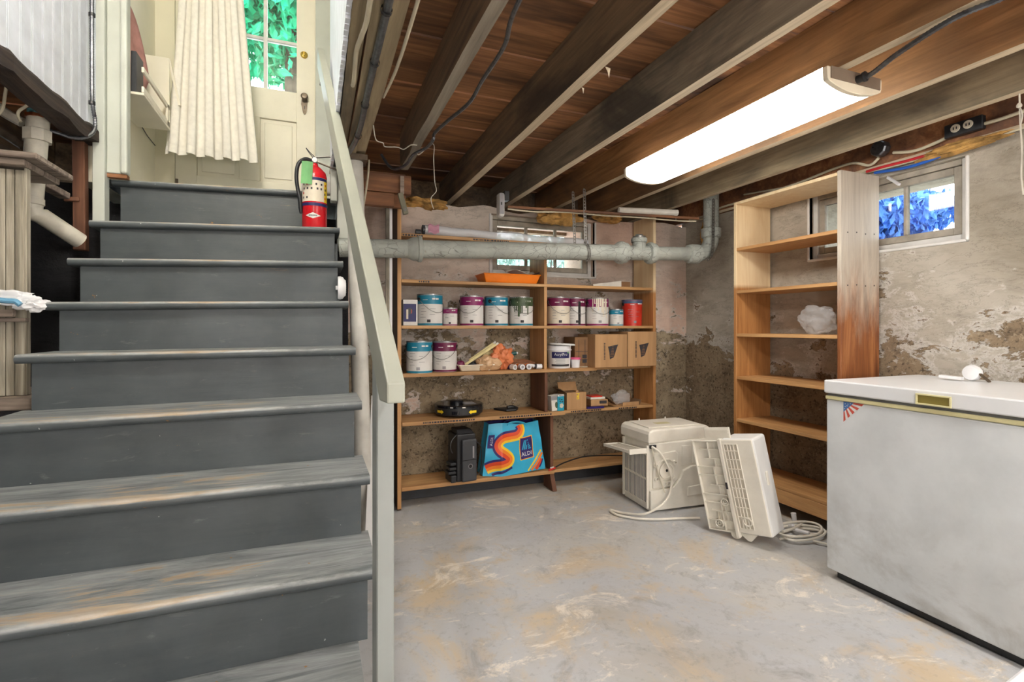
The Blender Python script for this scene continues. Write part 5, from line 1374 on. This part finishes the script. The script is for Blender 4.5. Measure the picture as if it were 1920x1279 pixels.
# bottom shelf: black shredder-like machine, shopping bag, flex
mc = thing('black_machine', 'tall black plastic machine with a side bracket on the bottom shelf', 'machine', (at(868,905,Y=3.12).x, 3.13, Z5+.0005), R(6))
MB().box(-.06, .068, -.06, .11, 0, .30).build('body', MT['black'], mc, bevel=.008, seg=2, local=True)
MB().box(-.035, .066, -.085, -.061, .002, .27).build('front_housing', MT['dark'], mc, bevel=.010, seg=3, local=True)
MB().ext([Vector((-.056,-.05,.30)), Vector((.06,-.05,.30)), Vector((.05,-.02,.325)), Vector((-.05,-.02,.325))], (0,.10,0)).build('top_cap', MT['black'], mc, bevel=.004, local=True)
MB().box(.035, .045, -.0875, -.0852, .15, .225).build('level_window', MT['print'], mc, local=True)
MB().box(-.033, .064, -.0862, -.0852, .138, .142).build('seam', MT['black_g'], mc, local=True)
MB().lathe([(0,-.004),(.011,-.004),(.013,0)], (.02,-.085,.10), 16, axis='y').build('knob', MT['black_g'], mc, smooth=True, local=True)
MB().lathe([(.012,-.002),(.015,-.002)], (.02,-.085,.10), 16, axis='y', caps=False).build('knob_ring', MT['print'], mc, local=True)
for (z_, dx) in ((.06,.10),(.085,.085),(.115,.075)): MB().box(-.06-dx*.55, -.06, -.05, .03, z_-.010, z_+.008).build('bracket_fin', MT['black'], mc, bevel=.004, local=True)
MB().box(-.10, -.062, -.06, .05, 0, .045).build('bracket_base', MT['black'], mc, bevel=.005, local=True)
MB().tube(smooth_path([(-.05,-.04,.30),(-.09,-.05,.27),(-.105,-.06,.235),(-.10,-.06,.205),(-.092,-.06,.19)]), .0035, 6).build('lead', MT['black'], mc, smooth=True, local=True)
MB().tube(smooth_path([(.062,0,.27),(.085,-.01,.24),(.12,-.02,.20),(.125,-.02,.12),(.115,-.03,.06),(.10,-.03,.03),(.08,-.03,.02)]), .0035, 6).build('lead', MT['black'], mc, smooth=True, local=True)

BAGY = 3.13
bgc = at(960, 890, Y=BAGY)
bg = thing('shopping_bag', 'sky blue shopping bag with an orange wave and square logo on the bottom shelf', 'bag', (bgc.x, BAGY, Z5+.0005))
# front panel: u 0..1 from the left gusset edge to the right, v 0..1 upward
xb0, xb1 = at(905,890,Y=BAGY).x - bgc.x, at(1021,890,Y=BAGY).x - bgc.x
xt0, xt1 = at(916,795,Y=BAGY).x - bgc.x, at(1008,795,Y=BAGY).x - bgc.x
hb = at(960, 793, Y=BAGY).z - Z5
def bagf(u, v, e=0.0):
    x = (xb0 + (xb1-xb0)*u)*(1-v) + (xt0 + (xt1-xt0)*u)*v
    fold = .25
    y = -.055*(1-abs(u-fold)/(fold if u < fold else 1-fold))*(1-.55*v) if u < fold else -.055*(1-.55*v)*(1-(u-fold)/(1-fold)*.75)
    y += .006*math.sin(u*9+v*6)*(1-u)*u*4 + .004*math.sin(v*13+u*3)
    z = hb*v*(1 + .02*math.sin(u*7)) + .012*(u-.25)*(1-v)*(1 if u > .25 else -1)
    return Vector((x, y-e, z))
MB().surf(lambda u, v: bagf(u, v), 40, 30).build('front_panel', MT['bag_blue'], bg, smooth=180, local=True)
MB().surf(lambda u, v: bagf(u, v) * 1.0 + Vector((0, .12*(1-v*.25) - 2*bagf(u, v).y*.4, 0)), 12, 10).build('back_panel', MT['bag_n'], bg, smooth=180, local=True)
sd = MB()
for uu in (0.0, 1.0):
    sd.surf(lambda u, v, uu=uu: bagf(uu, v)*(1-u) + (bagf(uu, v) + Vector((0, .12*(1-v*.25) - 2*bagf(uu, v).y*.4, 0)))*u + Vector(((.012 if uu < .5 else -.012)*math.sin(u*math.pi)*v, 0, 0)), 6, 10)
sd.surf(lambda u, v: bagf(u, 0)*(1-v) + (bagf(u, 0) + Vector((0, .12 - 2*bagf(u,0).y*.4, 0)))*v, 12, 3)
sd.build('gusset', MT['bag_blue'], bg, smooth=180, local=True)
def strip(path, offs, m, name, e):
    P2 = [Vector((a, b, 0)) for a, b in path]; P2 = smooth_path(P2, 10); mb = MB()
    L = []; 
    for i, p_ in enumerate(P2):
        t_ = (P2[min(i+1,len(P2)-1)] - P2[max(i-1,0)]); t_ = Vector((t_.x*(xb1-xb0), t_.y*hb, 0)).normalized(); n_ = Vector((-t_.y/(xb1-xb0), t_.x/hb, 0))
        row = []
        for q in range(4):
            o_ = offs[0] + (offs[1]-offs[0])*q/3
            uv = p_ + n_*o_; row.append(bagf(min(max(uv.x,.002),.998), min(max(uv.y,.004),.985), e))
        L.append(row)
    vs = [p_ for r_ in L for p_ in r_]; fs = []
    for i in range(len(L)-1):
        for q in range(3): fs.append((4*i+q, 4*i+q+1, 4*i+5+q, 4*i+4+q))
    mb.add(vs, fs); mb.build(name, MT[m], bg, smooth=180, local=True)
wave = [(.60,.99),(.63,.88),(.55,.76),(.40,.72),(.27,.69),(.20,.60),(.23,.50),(.33,.42),(.40,.33),(.36,.24),(.24,.20),(.12,.17),(.04,.12)]
for (a, b_, m, e) in ((-.046,-.030,'bag_n',.0012), (-.031,-.006,'bag_r',.0014), (-.007,.014,'bag_o',.0016), (.013,.030,'bag_y',.0014)):
    strip(wave, (a, b_), m, 'wave_band', e)
strip([(.12,.03),(.20,.07),(.30,.09),(.42,.16)], (-.010,.006), 'bag_n', 'wave_band', .0018)
strip([(.70,.02),(.78,.14),(.88,.28),(.97,.40)], (-.006,.005), 'bag_y', 'corner_band', .0012)
strip([(.76,.02),(.84,.13),(.92,.25),(.985,.34)], (-.008,.007), 'bag_o', 'corner_band', .0014)
strip([(.84,.02),(.90,.12),(.96,.22)], (-.012,.012), 'bag_r', 'corner_band', .0015)
strip([(.90,.06),(.94,.14),(.975,.22)], (-.005,.005), 'bag_n', 'corner_band', .0019)
# square logo
def lg(x, y, e=.003):                     # logo coordinates: metres from the logo's centre
    return bagf(.70 + x/(xb1-xb0)*1.06, .50 + (y + .10*x)/hb, e)
def lrect(mb, x0, x1, y0, y1, e, n=6):
    mb.surf(lambda u, v: lg(x0+(x1-x0)*u, y0+(y1-y0)*v, e), n, n)
lw, lh = .046, .072
mb = MB(); lrect(mb, -lw-.006, lw+.006, -lh-.006, lh+.006, .0022); lo_ = mb.build('logo_border', MT['bag_y'], bg, local=True)
mb = MB(); lrect(mb, -lw-.003, lw+.003, -lh-.003, lh+.003, .0027); mb.build('logo_border_inner', MT['bag_o'], lo_, local=True)
mb = MB(); lrect(mb, -lw, lw, -lh, lh, .0032); mb.build('logo_field', MT['bag_n'], lo_, local=True)
mb = MB()
for k in range(3): mb.add([lg(-.034+.014*k, -.012, .0038), lg(-.025+.014*k, -.012, .0038), lg(-.010+.012*k, .056, .0038), lg(-.018+.012*k, .056, .0038)], [(0,1,2,3)])
for k in range(4): mb.add([lg(.012+.004*(3-k)*.2, -.012+.014*k, .0038), lg(.036-.006*k, -.012+.014*k, .0038), lg(.034-.006*k, -.003+.014*k, .0038), lg(.013, -.003+.014*k, .0038)], [(0,1,2,3)])
mb.build('logo_mark', MT['bag_blue'], lo_, local=True)
mb = MB(); text_mb('ALDI', .039, lambda x, y: lg(x*.98, y-.055, .0038), mb); mb.build('logo_lettering', MT['white'], lo_, local=True)
mb = MB(); text_mb('ALDI', .026, lambda x, y: bagf(.075 + (y-.01)/(xb1-xb0)*-1.0, .66 + x/hb, .0036), mb); 
mb2 = MB(); mb2.surf(lambda u, v: bagf(.02+.10*u, .53+.26*v, .0028), 4, 6); mb2.build('side_logo_field', MT['bag_n'], bg, local=True); mb.build('side_logo_lettering', MT['white'], bg, local=True)
for dy in (-.012, .06):
    mb = MB(); mb.surf(lambda u, v, dy=dy: bagf(.35+.40*u, .99) + Vector((0, dy+.01, .030*math.sin(u*math.pi)**.5 + .012*v - .02)), 16, 2)
    o = mb.build('handle', MT['bag_n'] if dy > 0 else MT['bag_blue'], bg, smooth=180, local=True); o.modifiers.new('thick','SOLIDIFY').thickness = .002
fx_ = thing('patch_lead', 'black flex with a red clip lying along the bottom shelf', 'cord', tuple(at(1055,885,Y=3.12)))
q0 = Vector((1.515, 3.085, Z5+.012))
MB().tube(smooth_path([q0, (1.62,3.12,Z5+.035), (1.80,3.16,Z5+.05), (2.0,3.18,Z5+.035), (2.2,3.19,Z5+.012)]), .005, 8).build('flex', MT['black'], fx_, smooth=True)
MB().bar(q0 - Vector((.035,.005,.004)), q0 + Vector((.02,.004,.004)), .014, .014).build('clip', MT['red'], fx_, bevel=.003)
MB().bar(q0 + Vector((-.02,-.001,.007)), q0 + Vector((.006,.002,.011)), .010, .008).build('clip_label', MT['label'], fx_)

# right shelving: plastic bag with a cream block
pb_ = at(1540, 622, X=2.70)
crumple('plastic_bag', 'large clear plastic bag slumped on the narrow shelving', (2.68, 2.03, 1.077), (.06,.10,.085), 'film', 9.1, amp=.4)
fo = MB().rbox((2.75, 1.885, 1.077+.062), (.09,.07,.12), (0,R(4),R(8))).build('foam_block', MT['foam'], bevel=.006)
tag(fo, 'cream foam block standing by the clear plastic bag', 'foam block')
# ------------------------------------------------------------------ wrap-around ceiling lamp
lp = thing('ceiling_lamp', 'lit white wrap-around fluorescent lamp under the joists', 'lamp', (1.795, 1.83, 1.99))
lx0, lx1, ly0, ly1, lz0, lz1 = 1.655, 1.935, 1.215, 2.445, 1.955, 2.028
def lamp_prof(t, infl=0.0):            # section from one upper edge round the belly to the other
    pts = [(lx0, lz1), (lx0+.002, lz0+.035)]
    for k in range(13):
        u = k/12; pts.append((lx0+.006 + (lx1-lx0-.012)*u, lz0 + .026*(abs(2*u-1)**2.2)))
    return pts + [(lx1-.002, lz0+.035), (lx1, lz1)]
pr = lamp_prof(0); m = len(pr); df = MB(); ny = 60
for i in range(ny+1):
    yy = ly0+.02 + (ly1-ly0-.04)*i/ny
    for (x, z) in pr: df.v.append(Vector((x, yy, z + (.0008 if i % 2 else 0))))
for i in range(ny):
    for q in range(m-1): df.f.append([i*m+q, i*m+q+1, (i+1)*m+q+1, (i+1)*m+q]); df.m.append(0)
df.build('diffuser', MT['diffuser'], lp, smooth=60)
for (ya, yb) in ((ly0, ly0+.02), (ly1-.02, ly1)):
    MB().ext([Vector((x + (.003 if x > 1.8 else -.003), ya, z-.002)) for x, z in pr], (0, yb-ya, 0)).build('end_cap', MT['lampcap'], lp, bevel=.002)
MB().box(lx0+.012, lx1-.012, ly0-.004, ly0-.0005, lz0+.03, lz1-.002).build('end_plate', plain('bronze end plate', (128,112,96), .6), lp)
MB().box(lx0+.004, lx1-.004, ly0+.004, ly1-.004, lz1-.004, lz1).build('housing', MT['white_p'], lp)
c0 = Vector((1.80, ly0-.004, 2.0)); c1 = at(1784, 37, Z=2.012); c2 = at(1870, 0, Z=2.015); c3 = c2 + (c2-c1)*1.2
def armoured(name, path, r, parent=None, mat='conduit'):
    P = smooth_path(path, 14); L = [0]
    for a, b in zip(P[:-1], P[1:]): L.append(L[-1] + (b-a).length)
    n = int(L[-1]/.006); pts = []; rs = []; j = 0
    for k in range(n+1):
        s = L[-1]*k/n
        while j < len(L)-2 and L[j+1] < s: j += 1
        t = (s-L[j])/max(1e-9, L[j+1]-L[j]); pts.append(P[j] + (P[j+1]-P[j])*t); rs.append(r*(1.0 if k % 2 else .84))
    return MB().tube(pts, rs, 8).build(name, MT[mat], parent, smooth=30)
cd = thing('lamp_cable', 'armoured steel cable running from the lamp along the joist', 'cable', tuple(c0))
armoured('armour', [c0, c0 + Vector((.0,-.05,.0)), (c0+c1)/2 + Vector((0,0,.002)), c1, c2, c3], .0095, cd)
MB().lathe([(.014,0),(.014,-.02),(.018,-.022),(.018,-.028),(.012,-.03)], c0 + Vector((0,0,0)), 14, axis='y').build('connector', MT['black'], cd, smooth=True)
# pair of tube lamps added behind the camera, unseen, to brighten the view
for (x, y, lab) in ((.72, -.75, 'added unseen tube lamp on the joists behind the viewer, near the stairs'), (1.95, -.75, 'added unseen tube lamp on the joists behind the viewer, near the freezer')):
    l = thing('fill_tube_lamp', lab, 'lamp', (x, y, 2.02), group='tube lamps added in the rear cellar')
    MB().box(x-.05, x+.05, y-.62, y+.62, 1.985, 2.028).build('batten', MT['white_p'], l, bevel=.003)
    for s in (-.03, .03): MB().cyl((x+s, y-.59, 1.962), (x+s, y+.59, 1.962), .016, n=12).build('tube', MT['fill_tube'], l, smooth=True)
    for yy in (y-.6, y+.6): MB().box(x-.05, x+.05, yy-.01, yy+.01, 1.95, 1.985).build('lamp_holder', MT['white_p'], l)

# globe lights on stands, added unseen to light stairs and joists frontally
for (x, y, lab) in ((1.75, -1.5, 'globe work lamp on a tripod, added unseen behind the viewer, near the freezer'), (-.75, -1.7, 'globe work lamp on a tripod, added unseen behind the viewer, left of the stairs')):
    l = thing('fill_lamp', lab, 'lamp', (x, y, 0), group='work lamps added in the rear cellar')
    for k in range(3):
        a = k*2*math.pi/3; MB().cyl((x+.35*math.cos(a), y+.35*math.sin(a), .01), (x, y, .55), .01, n=8).build('leg', MT['black'], l)
    MB().cyl((x,y,.5), (x,y,.98), .012, n=10).build('pole', MT['black'], l)
    MB().lathe([(.05,.97),(.12,1.01),(.17,1.09),(.18,1.16),(.16,1.24),(.1,1.31),(0,1.335)], (x,y,0), 24).build('globe', MT['fill'], l, smooth=True)

# ------------------------------------------------------------------ cables and odds and ends under the joists
def cable(name, label, pts, r, m, cat='cable', n=8):
    return tag(MB().tube(smooth_path(pts, n), r, 8).build(name, MT[m], smooth=True), label, cat)
zb = ZJ - .008
cable('conduit_cable', 'grey cable stapled along the short joist beside the stairwell', [(.50, .9, zb), at(965,20,Z=zb), at(940,85,Z=zb)+Vector((.01,0,0)), at(905,150,Z=zb), at(870,190,Z=zb)+Vector((.02,0,-.004)), at(838,228,Z=zb), at(815,250,Z=zb), at(812,262,Z=1.99), at(800,277,Z=2.0), at(775,290,Z=2.0), at(760,310,Z=1.98), at(735,316,Z=1.99), at(715,290,Z=2.08)], .0075, 'conduit')
cable('bell_wire', 'thin pale wire hanging from the short joist', [Vector((.497,2.60,2.032)), Vector((.505,2.60,2.015)), at(812,270,Y=2.6), at(813,300,Y=2.6), at(815,340,Y=2.6), at(818,358,Y=2.6), at(808,372,Y=2.6), at(813,392,Y=2.6)], .0022, 'string', 'wire')
cable('twisted_wire', 'twisted bare wire strung from the trimmer to the short joist', [at(700,235,Z=2.02), at(705,262,Z=2.0), at(718,268,Z=2.02), at(722,275,Z=2.0), at(745,276,Z=2.0), at(757,280,Z=2.01), at(770,272,Z=2.02), at(782,272,Z=2.02)], .0026, 'string', 'wire')
cc_ = thing('steel_conduit', 'grey steel conduit running under the stairwell trimmer', 'conduit', (.2, 1.6, 2.01))
MB().tube(smooth_path([(.185,.9,2.016), (.19,1.3,2.016), (.188,1.9,2.016), (.19,2.35,2.016), (.175,2.6,2.014), (.145,2.75,2.01), (.11,2.80,2.03)], 8), .0125, 10).build('tube', MT['conduit'], cc_, smooth=True)
for yy in (1.45, 1.75, 2.1, 2.45): MB().lathe([(.0155,-.006),(.0165,-.006),(.0165,.006),(.0155,.006)], (.189, yy, 2.016), 12, axis='y', caps=False).build('clip', MT['black'], cc_)
cable('pale_cable', 'pale cable threaded through holes in the trimmer', [(.14,1.2,2.03),(.143,1.5,2.02),(.135,1.62,2.022),(.13,1.75,2.04),(.133,1.9,2.018),(.135,2.0,2.04)], .008, 'wire_pale')
cable('grey_wire', 'thin grey cable along the inner side of the trimmer', [(.262,.95,2.05),(.268,1.4,2.03),(.27,1.8,2.035),(.262,2.1,2.06)], .006, 'wire_pale')
cable('hanging_cord', 'pale cord dropping past the header to the drain pipe', [at(692,300,Y=2.90), at(690,330,Y=2.90), at(686,360,Y=2.90), at(681,390,Y=2.90), at(678,415,Y=2.92), at(677,430,Y=2.93)], .0055, 'wire_pale', 'cord')
hg = thing('hinged_arm', 'wooden arm with a steel strap hanging from the header', 'bracket', tuple(at(752,350,Y=2.92)))
MB().bar(at(754,330,Y=2.92), at(754,364,Y=2.92), .008, .022, up=(1,0,0)).build('strap', MT['weather_x'], hg)
MB().bar(at(750,362,Y=2.92), at(761,402,Y=2.92), .022, .03, up=(1,0,0)).build('arm', plain('olive painted arm', (128,124,104), .6), hg, bevel=.003)
MB().lathe([(.0,-.006),(.009,-.006),(.009,0)], at(759,393,Y=2.905), 12, axis='y').build('bolt', MT['galv'], hg, smooth=True)

# splinters on the underside of the second joist
for (px, py, lab) in ((1140,128,'long splinter hanging from the pale joist edge'), (1093,166,'short splinter hanging from the pale joist edge')):
    p = at(px, py, Z=ZJ-.003); s = 1 if px > 1100 else .55
    tag(MB().ext([p + Vector((-.012*s,0,.004)), p + Vector((.012*s,.004,.004)), p + Vector((.006*s,.004,-.03*s)), p + Vector((-.002*s,0,-.012*s))], (.002,.002,0)).build('splinter', MT['under_pale']), lab, 'splinter')

# door-bell transformer, wooden strip, paper roll under the joists by the back window
bt = thing('bell_box', 'rounded white and grey plastic box fixed under a joist', 'alarm', tuple(at(938, 385, Y=2.98)))
p = at(936, 383, Y=2.98)
mb = MB(); mb.box(-.018,.022,-.03,.03,-.075,.075)
mb.build('case', MT['label'], bt, bevel=.015, seg=4, local=True)
MB().box(-.016,.014,-.034,-.029,-.06,.07).build('face', MT['print'], bt, bevel=.004, seg=2, local=True)
MB().box(-.008,.0,-.0355,-.034,-.005,.012).build('button', MT['black'], bt, local=True)
MB().box(.022,.055,-.02,.03,.03,.09).build('mount', MT['black'], bt, bevel=.003, local=True)
ws = thing('wooden_strip', 'long thin wooden strip tied under the joists before the back window', 'strip', tuple(at(1100,392,Y=3.0)))
MB().bar(at(952,388,Y=2.97), at(1310,410,Y=2.80), .014, .016).build('strip', MT['header'], ws, bevel=.001)
cable('grey_flex', 'pale flex sagging below the wooden strip under the joists', [at(952,392,Y=2.96), at(1000,397,Y=2.95), at(1060,398,Y=2.94), at(1130,404,Y=2.92), at(1200,408,Y=2.88), at(1270,414,Y=2.85), at(1305,415,Y=2.8)], .005, 'wire_pale')
prl = thing('paper_roll', 'white paper roll lying across the strips under the joists', 'roll', tuple(at(1215,396,Y=2.86)))
pa_, pb_ = at(1160,394,Y=2.97), at(1270,399,Y=2.88)
MB().cyl(pa_, pb_, .021, n=18).build('roll', MT['paper'], prl, smooth=True)
MB().cyl(pb_ - (pb_-pa_).normalized()*.002, pb_ + (pb_-pa_).normalized()*.003, .012, n=14).build('core', MT['foam'], prl, smooth=True)
MB().add([pb_ + Vector((-.03,0,-.018)), pb_ + Vector((0,0,-.018)), pb_ + Vector((-.012,0,-.052))], [(0,1,2)]).build('loose_edge', MT['paper'], prl)
for (px, py, Yy, sz, sd, lab) in ((1048,408,3.22,(.15,.05,.055),1.7,'tuft of yellow insulation drooping above the back window'), (795,386,3.42,(.16,.08,.05),5.0,'tuft of orange insulation stuffed above the left of the back wall'), (1325,435,3.05,(.035,.04,.11),8.0,'tuft of yellow insulation beside the drain riser'), (1140,410,3.3,(.10,.06,.03),3.6,'strip of orange insulation above the right of the back window')):
    c_ = at(px, py, Y=Yy); o = crumple('insulation_tuft', lab, tuple(c_), sz, 'insul', sd, 'insulation', amp=.6); o.location = c_

# ------------------------------------------------------------------ wiring along the right sill
XS = XR - .02
def onr(px, py, off=.0): return at(px, py, X=XS-off)
ob = thing('outlet_box', 'black outlet box with two round white sockets on the sill beam', 'outlet', tuple(onr(1815,240)))
p = onr(1812, 240); w_ = .075
MB().box(XS-.03, XS, p.y-w_, p.y+w_, p.z-.032, p.z+.032).build('box', MT['black'], ob, bevel=.003)
for yy in (p.y+.028, p.y-.022):
    so2 = MB().lathe([(0,-.004),(.019,-.004),(.019,0)], (XS-.030, yy, p.z+.004), 18, axis='x').build('socket', MT['label_w'], ob, smooth=True)
    MB().box(XS-.0355, XS-.0342, yy-.008, yy-.004, p.z-.002, p.z+.010).box(XS-.0355, XS-.0342, yy+.004, yy+.008, p.z-.002, p.z+.010).build('slots', MT['black'], so2)
jb = thing('junction_box', 'round grey junction box on the dark sill beam', 'junction box', tuple(onr(1655,280)))
p2 = onr(1655, 280)
MB().lathe([(.0,-.045),(.036,-.045),(.042,-.038),(.042,0)], (XS, p2.y, p2.z), 10, axis='x').build('box', MT['conduit'], jb, smooth=25)
MB().lathe([(0,-.003),(.005,-.003),(.005,0)], (XS-.045, p2.y+.02, p2.z+.01), 8, axis='x').build('screw', MT['black'], jb)
cable('sill_cable', 'grey cable between the round box and the outlet box', [onr(1675,286,.01), onr(1710,284,.01), onr(1745,272,.01), onr(1788,252,.01)], .008, 'wire_pale')
cable('sill_cable', 'thin pale cable from the outlet box out of the picture', [onr(1846,232,.01), onr(1880,222,.01), onr(1925,206,.01)], .008, 'wire_pale')
cable('sill_cable', 'grey cable looping from the round box down to the shelving and the drain', [onr(1648,296,.01), onr(1630,310,.01), onr(1600,306,.01), onr(1560,318,.01), onr(1500,342,.01), onr(1440,362,.01), onr(1390,378,.01), onr(1345,392,.01), onr(1325,408,.01), onr(1300,413,.02)], .0075, 'wire_pale')
cable('water_tube', 'red plastic tube above the window by the freezer', [onr(1625,322,.004), onr(1660,312,.004), onr(1700,302,.004), onr(1735,292,.004)], .008, 'wire_red', 'tube')
cable('water_tube', 'blue plastic tube above the window by the freezer', [onr(1640,324,.012), onr(1700,314,.012), onr(1750,298,.012), onr(1800,276,.012), onr(1840,264,.012)], .008, 'wire_blue', 'tube')
cable('lath_rod', 'white furring lath along the foot of the sill beam', [onr(1395,365,.0)+Vector((0,0,.0)), onr(1640,320,.0), onr(1925,238,.0)], .006, 'wire_pale', 'lath')
c_ = onr(1800,276,.02); o = crumple('spray_foam', 'yellow ridge of spray foam above the window by the freezer', tuple(c_), (.03,.16,.025), 'insul', 6.1, 'insulation', amp=.6); o.location = c_
ps = thing('pull_string', 'knotted white pull string hanging at the right edge', 'string', tuple(at(1912,150,X=2.56)))
MB().tube(smooth_path([at(1911,150,X=2.56), at(1912,200,X=2.56), at(1913,230,X=2.56), at(1916,280,X=2.56), at(1915,330,X=2.56), at(1919,365,X=2.56)]), .003, 6).build('string', MT['string'], ps)
MB().lathe([(0,-.012),(.008,-.006),(.009,0),(.006,.008),(0,.012)], at(1911,198,X=2.56), 10).build('knot', MT['string'], ps, smooth=True)
MB().tube(smooth_path([at(1911,200,X=2.56), at(1917,215,X=2.56), at(1913,235,X=2.56)]), .003, 6).build('loop', MT['string'], ps)

# ------------------------------------------------------------------ left of the stairs
cbn = thing('old_cabinet', 'weathered plank cabinet standing in the dark left of the stairs', 'cabinet', (-1.3, 2.55, .8))
YK = 2.52
kx = lambda px: at(px, 600, Y=YK).x
edges = [-1.62, -1.45, -1.30, -1.2, kx(10), kx(27), kx(46)]
zt = at(30, 318, Y=YK).z; zbm = at(30, 742, Y=YK).z
for a, b_ in zip(edges[:-1], edges[1:]):
    MB().box(a+.0015, b_-.0015, YK, YK+.022, zbm, zt).build('plank', MT['weather_z'], cbn, bevel=.0015)
MB().box(edges[-1]-.002, edges[-1]+.007, YK+.0, YK+.03, zbm, zt+.01).build('side_board', MT['weather_z'], cbn, bevel=.002)
MB().box(-1.64, kx(46)+.012, YK-.03, YK+.26, zt+.011, zt+.037).build('top_board', MT['weather_x'], cbn, bevel=.003)
MB().box(-1.66, kx(46)+.055, YK-.045, YK+.275, zt+.038, zt+.062).build('top_board', MT['weather_x'], cbn, bevel=.004)
zl = at(20, 596, Y=YK).z
MB().box(-1.66, kx(50)+.01, YK-.035, YK-.001, zl-.016, zl).build('ledge', MT['weather_x'], cbn, bevel=.002)
MB().box(-1.66, kx(40), YK-.06, YK-.0355, zl+.002, zl+.03).build('ledge', MT['weather_x'], cbn, bevel=.003)
plg = thing('stone_plinth', 'rough dark stone footing under the old cabinet', 'footing', (-1.35, 2.66, 0))
MB().surf(lambda u, v: Vector((-1.85 + .83*u, 2.46 + .02*mnoise.noise(Vector((u*9,v*9,1))), (zbm-.05)*v)), 16, 12).box(-1.85, -1.03, 2.50, 3.2, 0, zbm-.06).build('stones', MT['wall_dark'], plg, smooth=50)
MB().box(-1.8, -1.0, 2.44, 2.9, zbm-.048, zbm-.002).build('sleeper', MT['weather_x'], plg, bevel=.004)
# white rag and blue tool on the ledge
pz = zl + .031
rg_ = crumple('white_rag', 'crumpled white plastic rag hanging over the cabinet ledge', tuple(at(62, 572, Y=YK-.05)), (.045,.02,.026), 'white_p', 3.9, 'rag', amp=.6)
rg_.location = at(60, 571, Y=YK-.05)
r2_ = crumple('white_bag', 'white plastic bag lying along the cabinet ledge', tuple(at(10, 560, Y=YK-.05)), (.09,.02,.03), 'white_p', 1.9, 'bag', amp=.45)
r2_.location = at(6, 558, Y=YK-.05)
cable('blue_handle', 'pale blue plastic handle lying on the cabinet ledge', [at(-20,560,Y=YK-.09), at(10,564,Y=YK-.09), at(28,565,Y=YK-.09), at(38,572,Y=YK-.09)], .010, 'blue_t', 'handle')
# waste pipe with a copper union
wp = thing('waste_pipe', 'white plastic waste pipe with a copper union and angled branch', 'pipe', tuple(at(65,300,Y=2.80)))
YP = 2.86
a_ = at(72, 222, Y=YP); b_ = at(58, 392, Y=YP); c_ = at(150, 452, Y=YP+.15)
rr = 17*dep(66, YP)/F_PX
MB().cyl(a_, b_, rr, n=20).build('stack', MT['pvc'], wp, smooth=True)
MB().tube([b_ + Vector((0,0,.02)), b_ + Vector((.01,.0,-.02)), b_ + (c_-b_)*.2, c_], rr*.92, 18).build('branch', MT['pvc'], wp, smooth=True)
MB().lathe([(rr+.002,-.05),(rr+.012,-.05),(rr+.012,0),(rr+.004,.004)], at(70,245,Y=YP), 8).build('collar', MT['pvc'], wp, smooth=20)
MB().lathe([(rr*.9,0),(rr+.006,.004),(rr+.006,.016),(rr*.8,.02)], at(71,224,Y=YP), 8).build('brass_nut', MT['copper'], wp, smooth=20)
MB().lathe([(rr*.95,0),(rr*.95,.02),(rr*.6,.024)], at(72,217,Y=YP), 12).build('union', MT['verdigris'], wp, smooth=20)
MB().cyl(at(73,212,Y=YP), at(74,196,Y=YP), rr*.55, n=14).build('copper_tail', MT['copper'], wp, smooth=True)
MB().lathe([(rr*.92,0),(rr*.92+.006,.004),(rr*.92+.006,.03),(rr*.92,.034)], at(60,385,Y=YP), 18).build('solvent_joint', MT['pvc'], wp, smooth=True)
# upright stud and broken board in the dark
sd_ = tag(MB().bar(at(152,470,Y=3.12), at(150,262,Y=3.12), .05, .05, up=(0,1,0)).build('stud', MT['stud'], bevel=.003), 'red brown wooden stud behind the corner of the landing', 'post')
bb = thing('broken_board', 'short broken board sticking out from the stud in the dark', 'board', tuple(at(110,358,Y=3.1)))
MB().bar(at(78,344,Y=2.95), at(122,368,Y=3.08), .05, .03).build('board', MT['weather_x'], bb, bevel=.003)
MB().bar(at(120,374,Y=3.09), at(150,374,Y=3.10), .03, .02).build('cleat', MT['stud'], bb, bevel=.002)
# armoured cable down the corner of the beadboard
ac = thing('armoured_cable', 'grey armoured cable running down the corner beside the beadboard', 'cable', tuple(at(172,120,X=-1.0)))
pts = [at(172,-60,X=-1.0), at(172,30,X=-1.0), at(172,120,X=-1.0), at(173,190,X=-1.0), at(178,225,X=-1.0), at(176,246,X=-1.0), at(160,257,Y=2.99), at(135,258,Y=2.97), at(110,250,Y=2.94), at(86,243,Y=2.92)]
armoured('armour', pts, .0095, ac)
for py in (28, 193): MB().lathe([(.011,-.008),(.0135,-.008),(.0135,.008),(.011,.008)], at(172.5,py,X=-1.0), 12).build('clip', MT['black'], ac)
cable('white_wire', 'white wire looping in the dark above the waste pipe, left of its twin', [at(-15,225,Y=2.7), at(4,205,Y=2.7), at(10,175,Y=2.7), at(15,148,Y=2.7), at(28,143,Y=2.7)], .006, 'wire_pale', 'wire')
cable('white_wire', 'white wire curving down beside the copper union', [at(53,160,Y=2.75), at(57,178,Y=2.75), at(52,196,Y=2.75), at(36,208,Y=2.75), at(34,218,Y=2.75), at(39,228,Y=2.75)], .006, 'wire_pale', 'wire')
cable('old_pipe', 'pale iron pipe crossing behind the waste pipe', [at(-20,190,Y=2.95), at(10,212,Y=2.95), at(42,230,Y=2.95)], .022, 'pvc', 'pipe')
cable('old_pipe', 'dark iron pipe crossing below the pale one', [at(-20,235,Y=2.92), at(15,255,Y=2.92), at(45,275,Y=2.92)], .02, 'oldmetal', 'pipe')
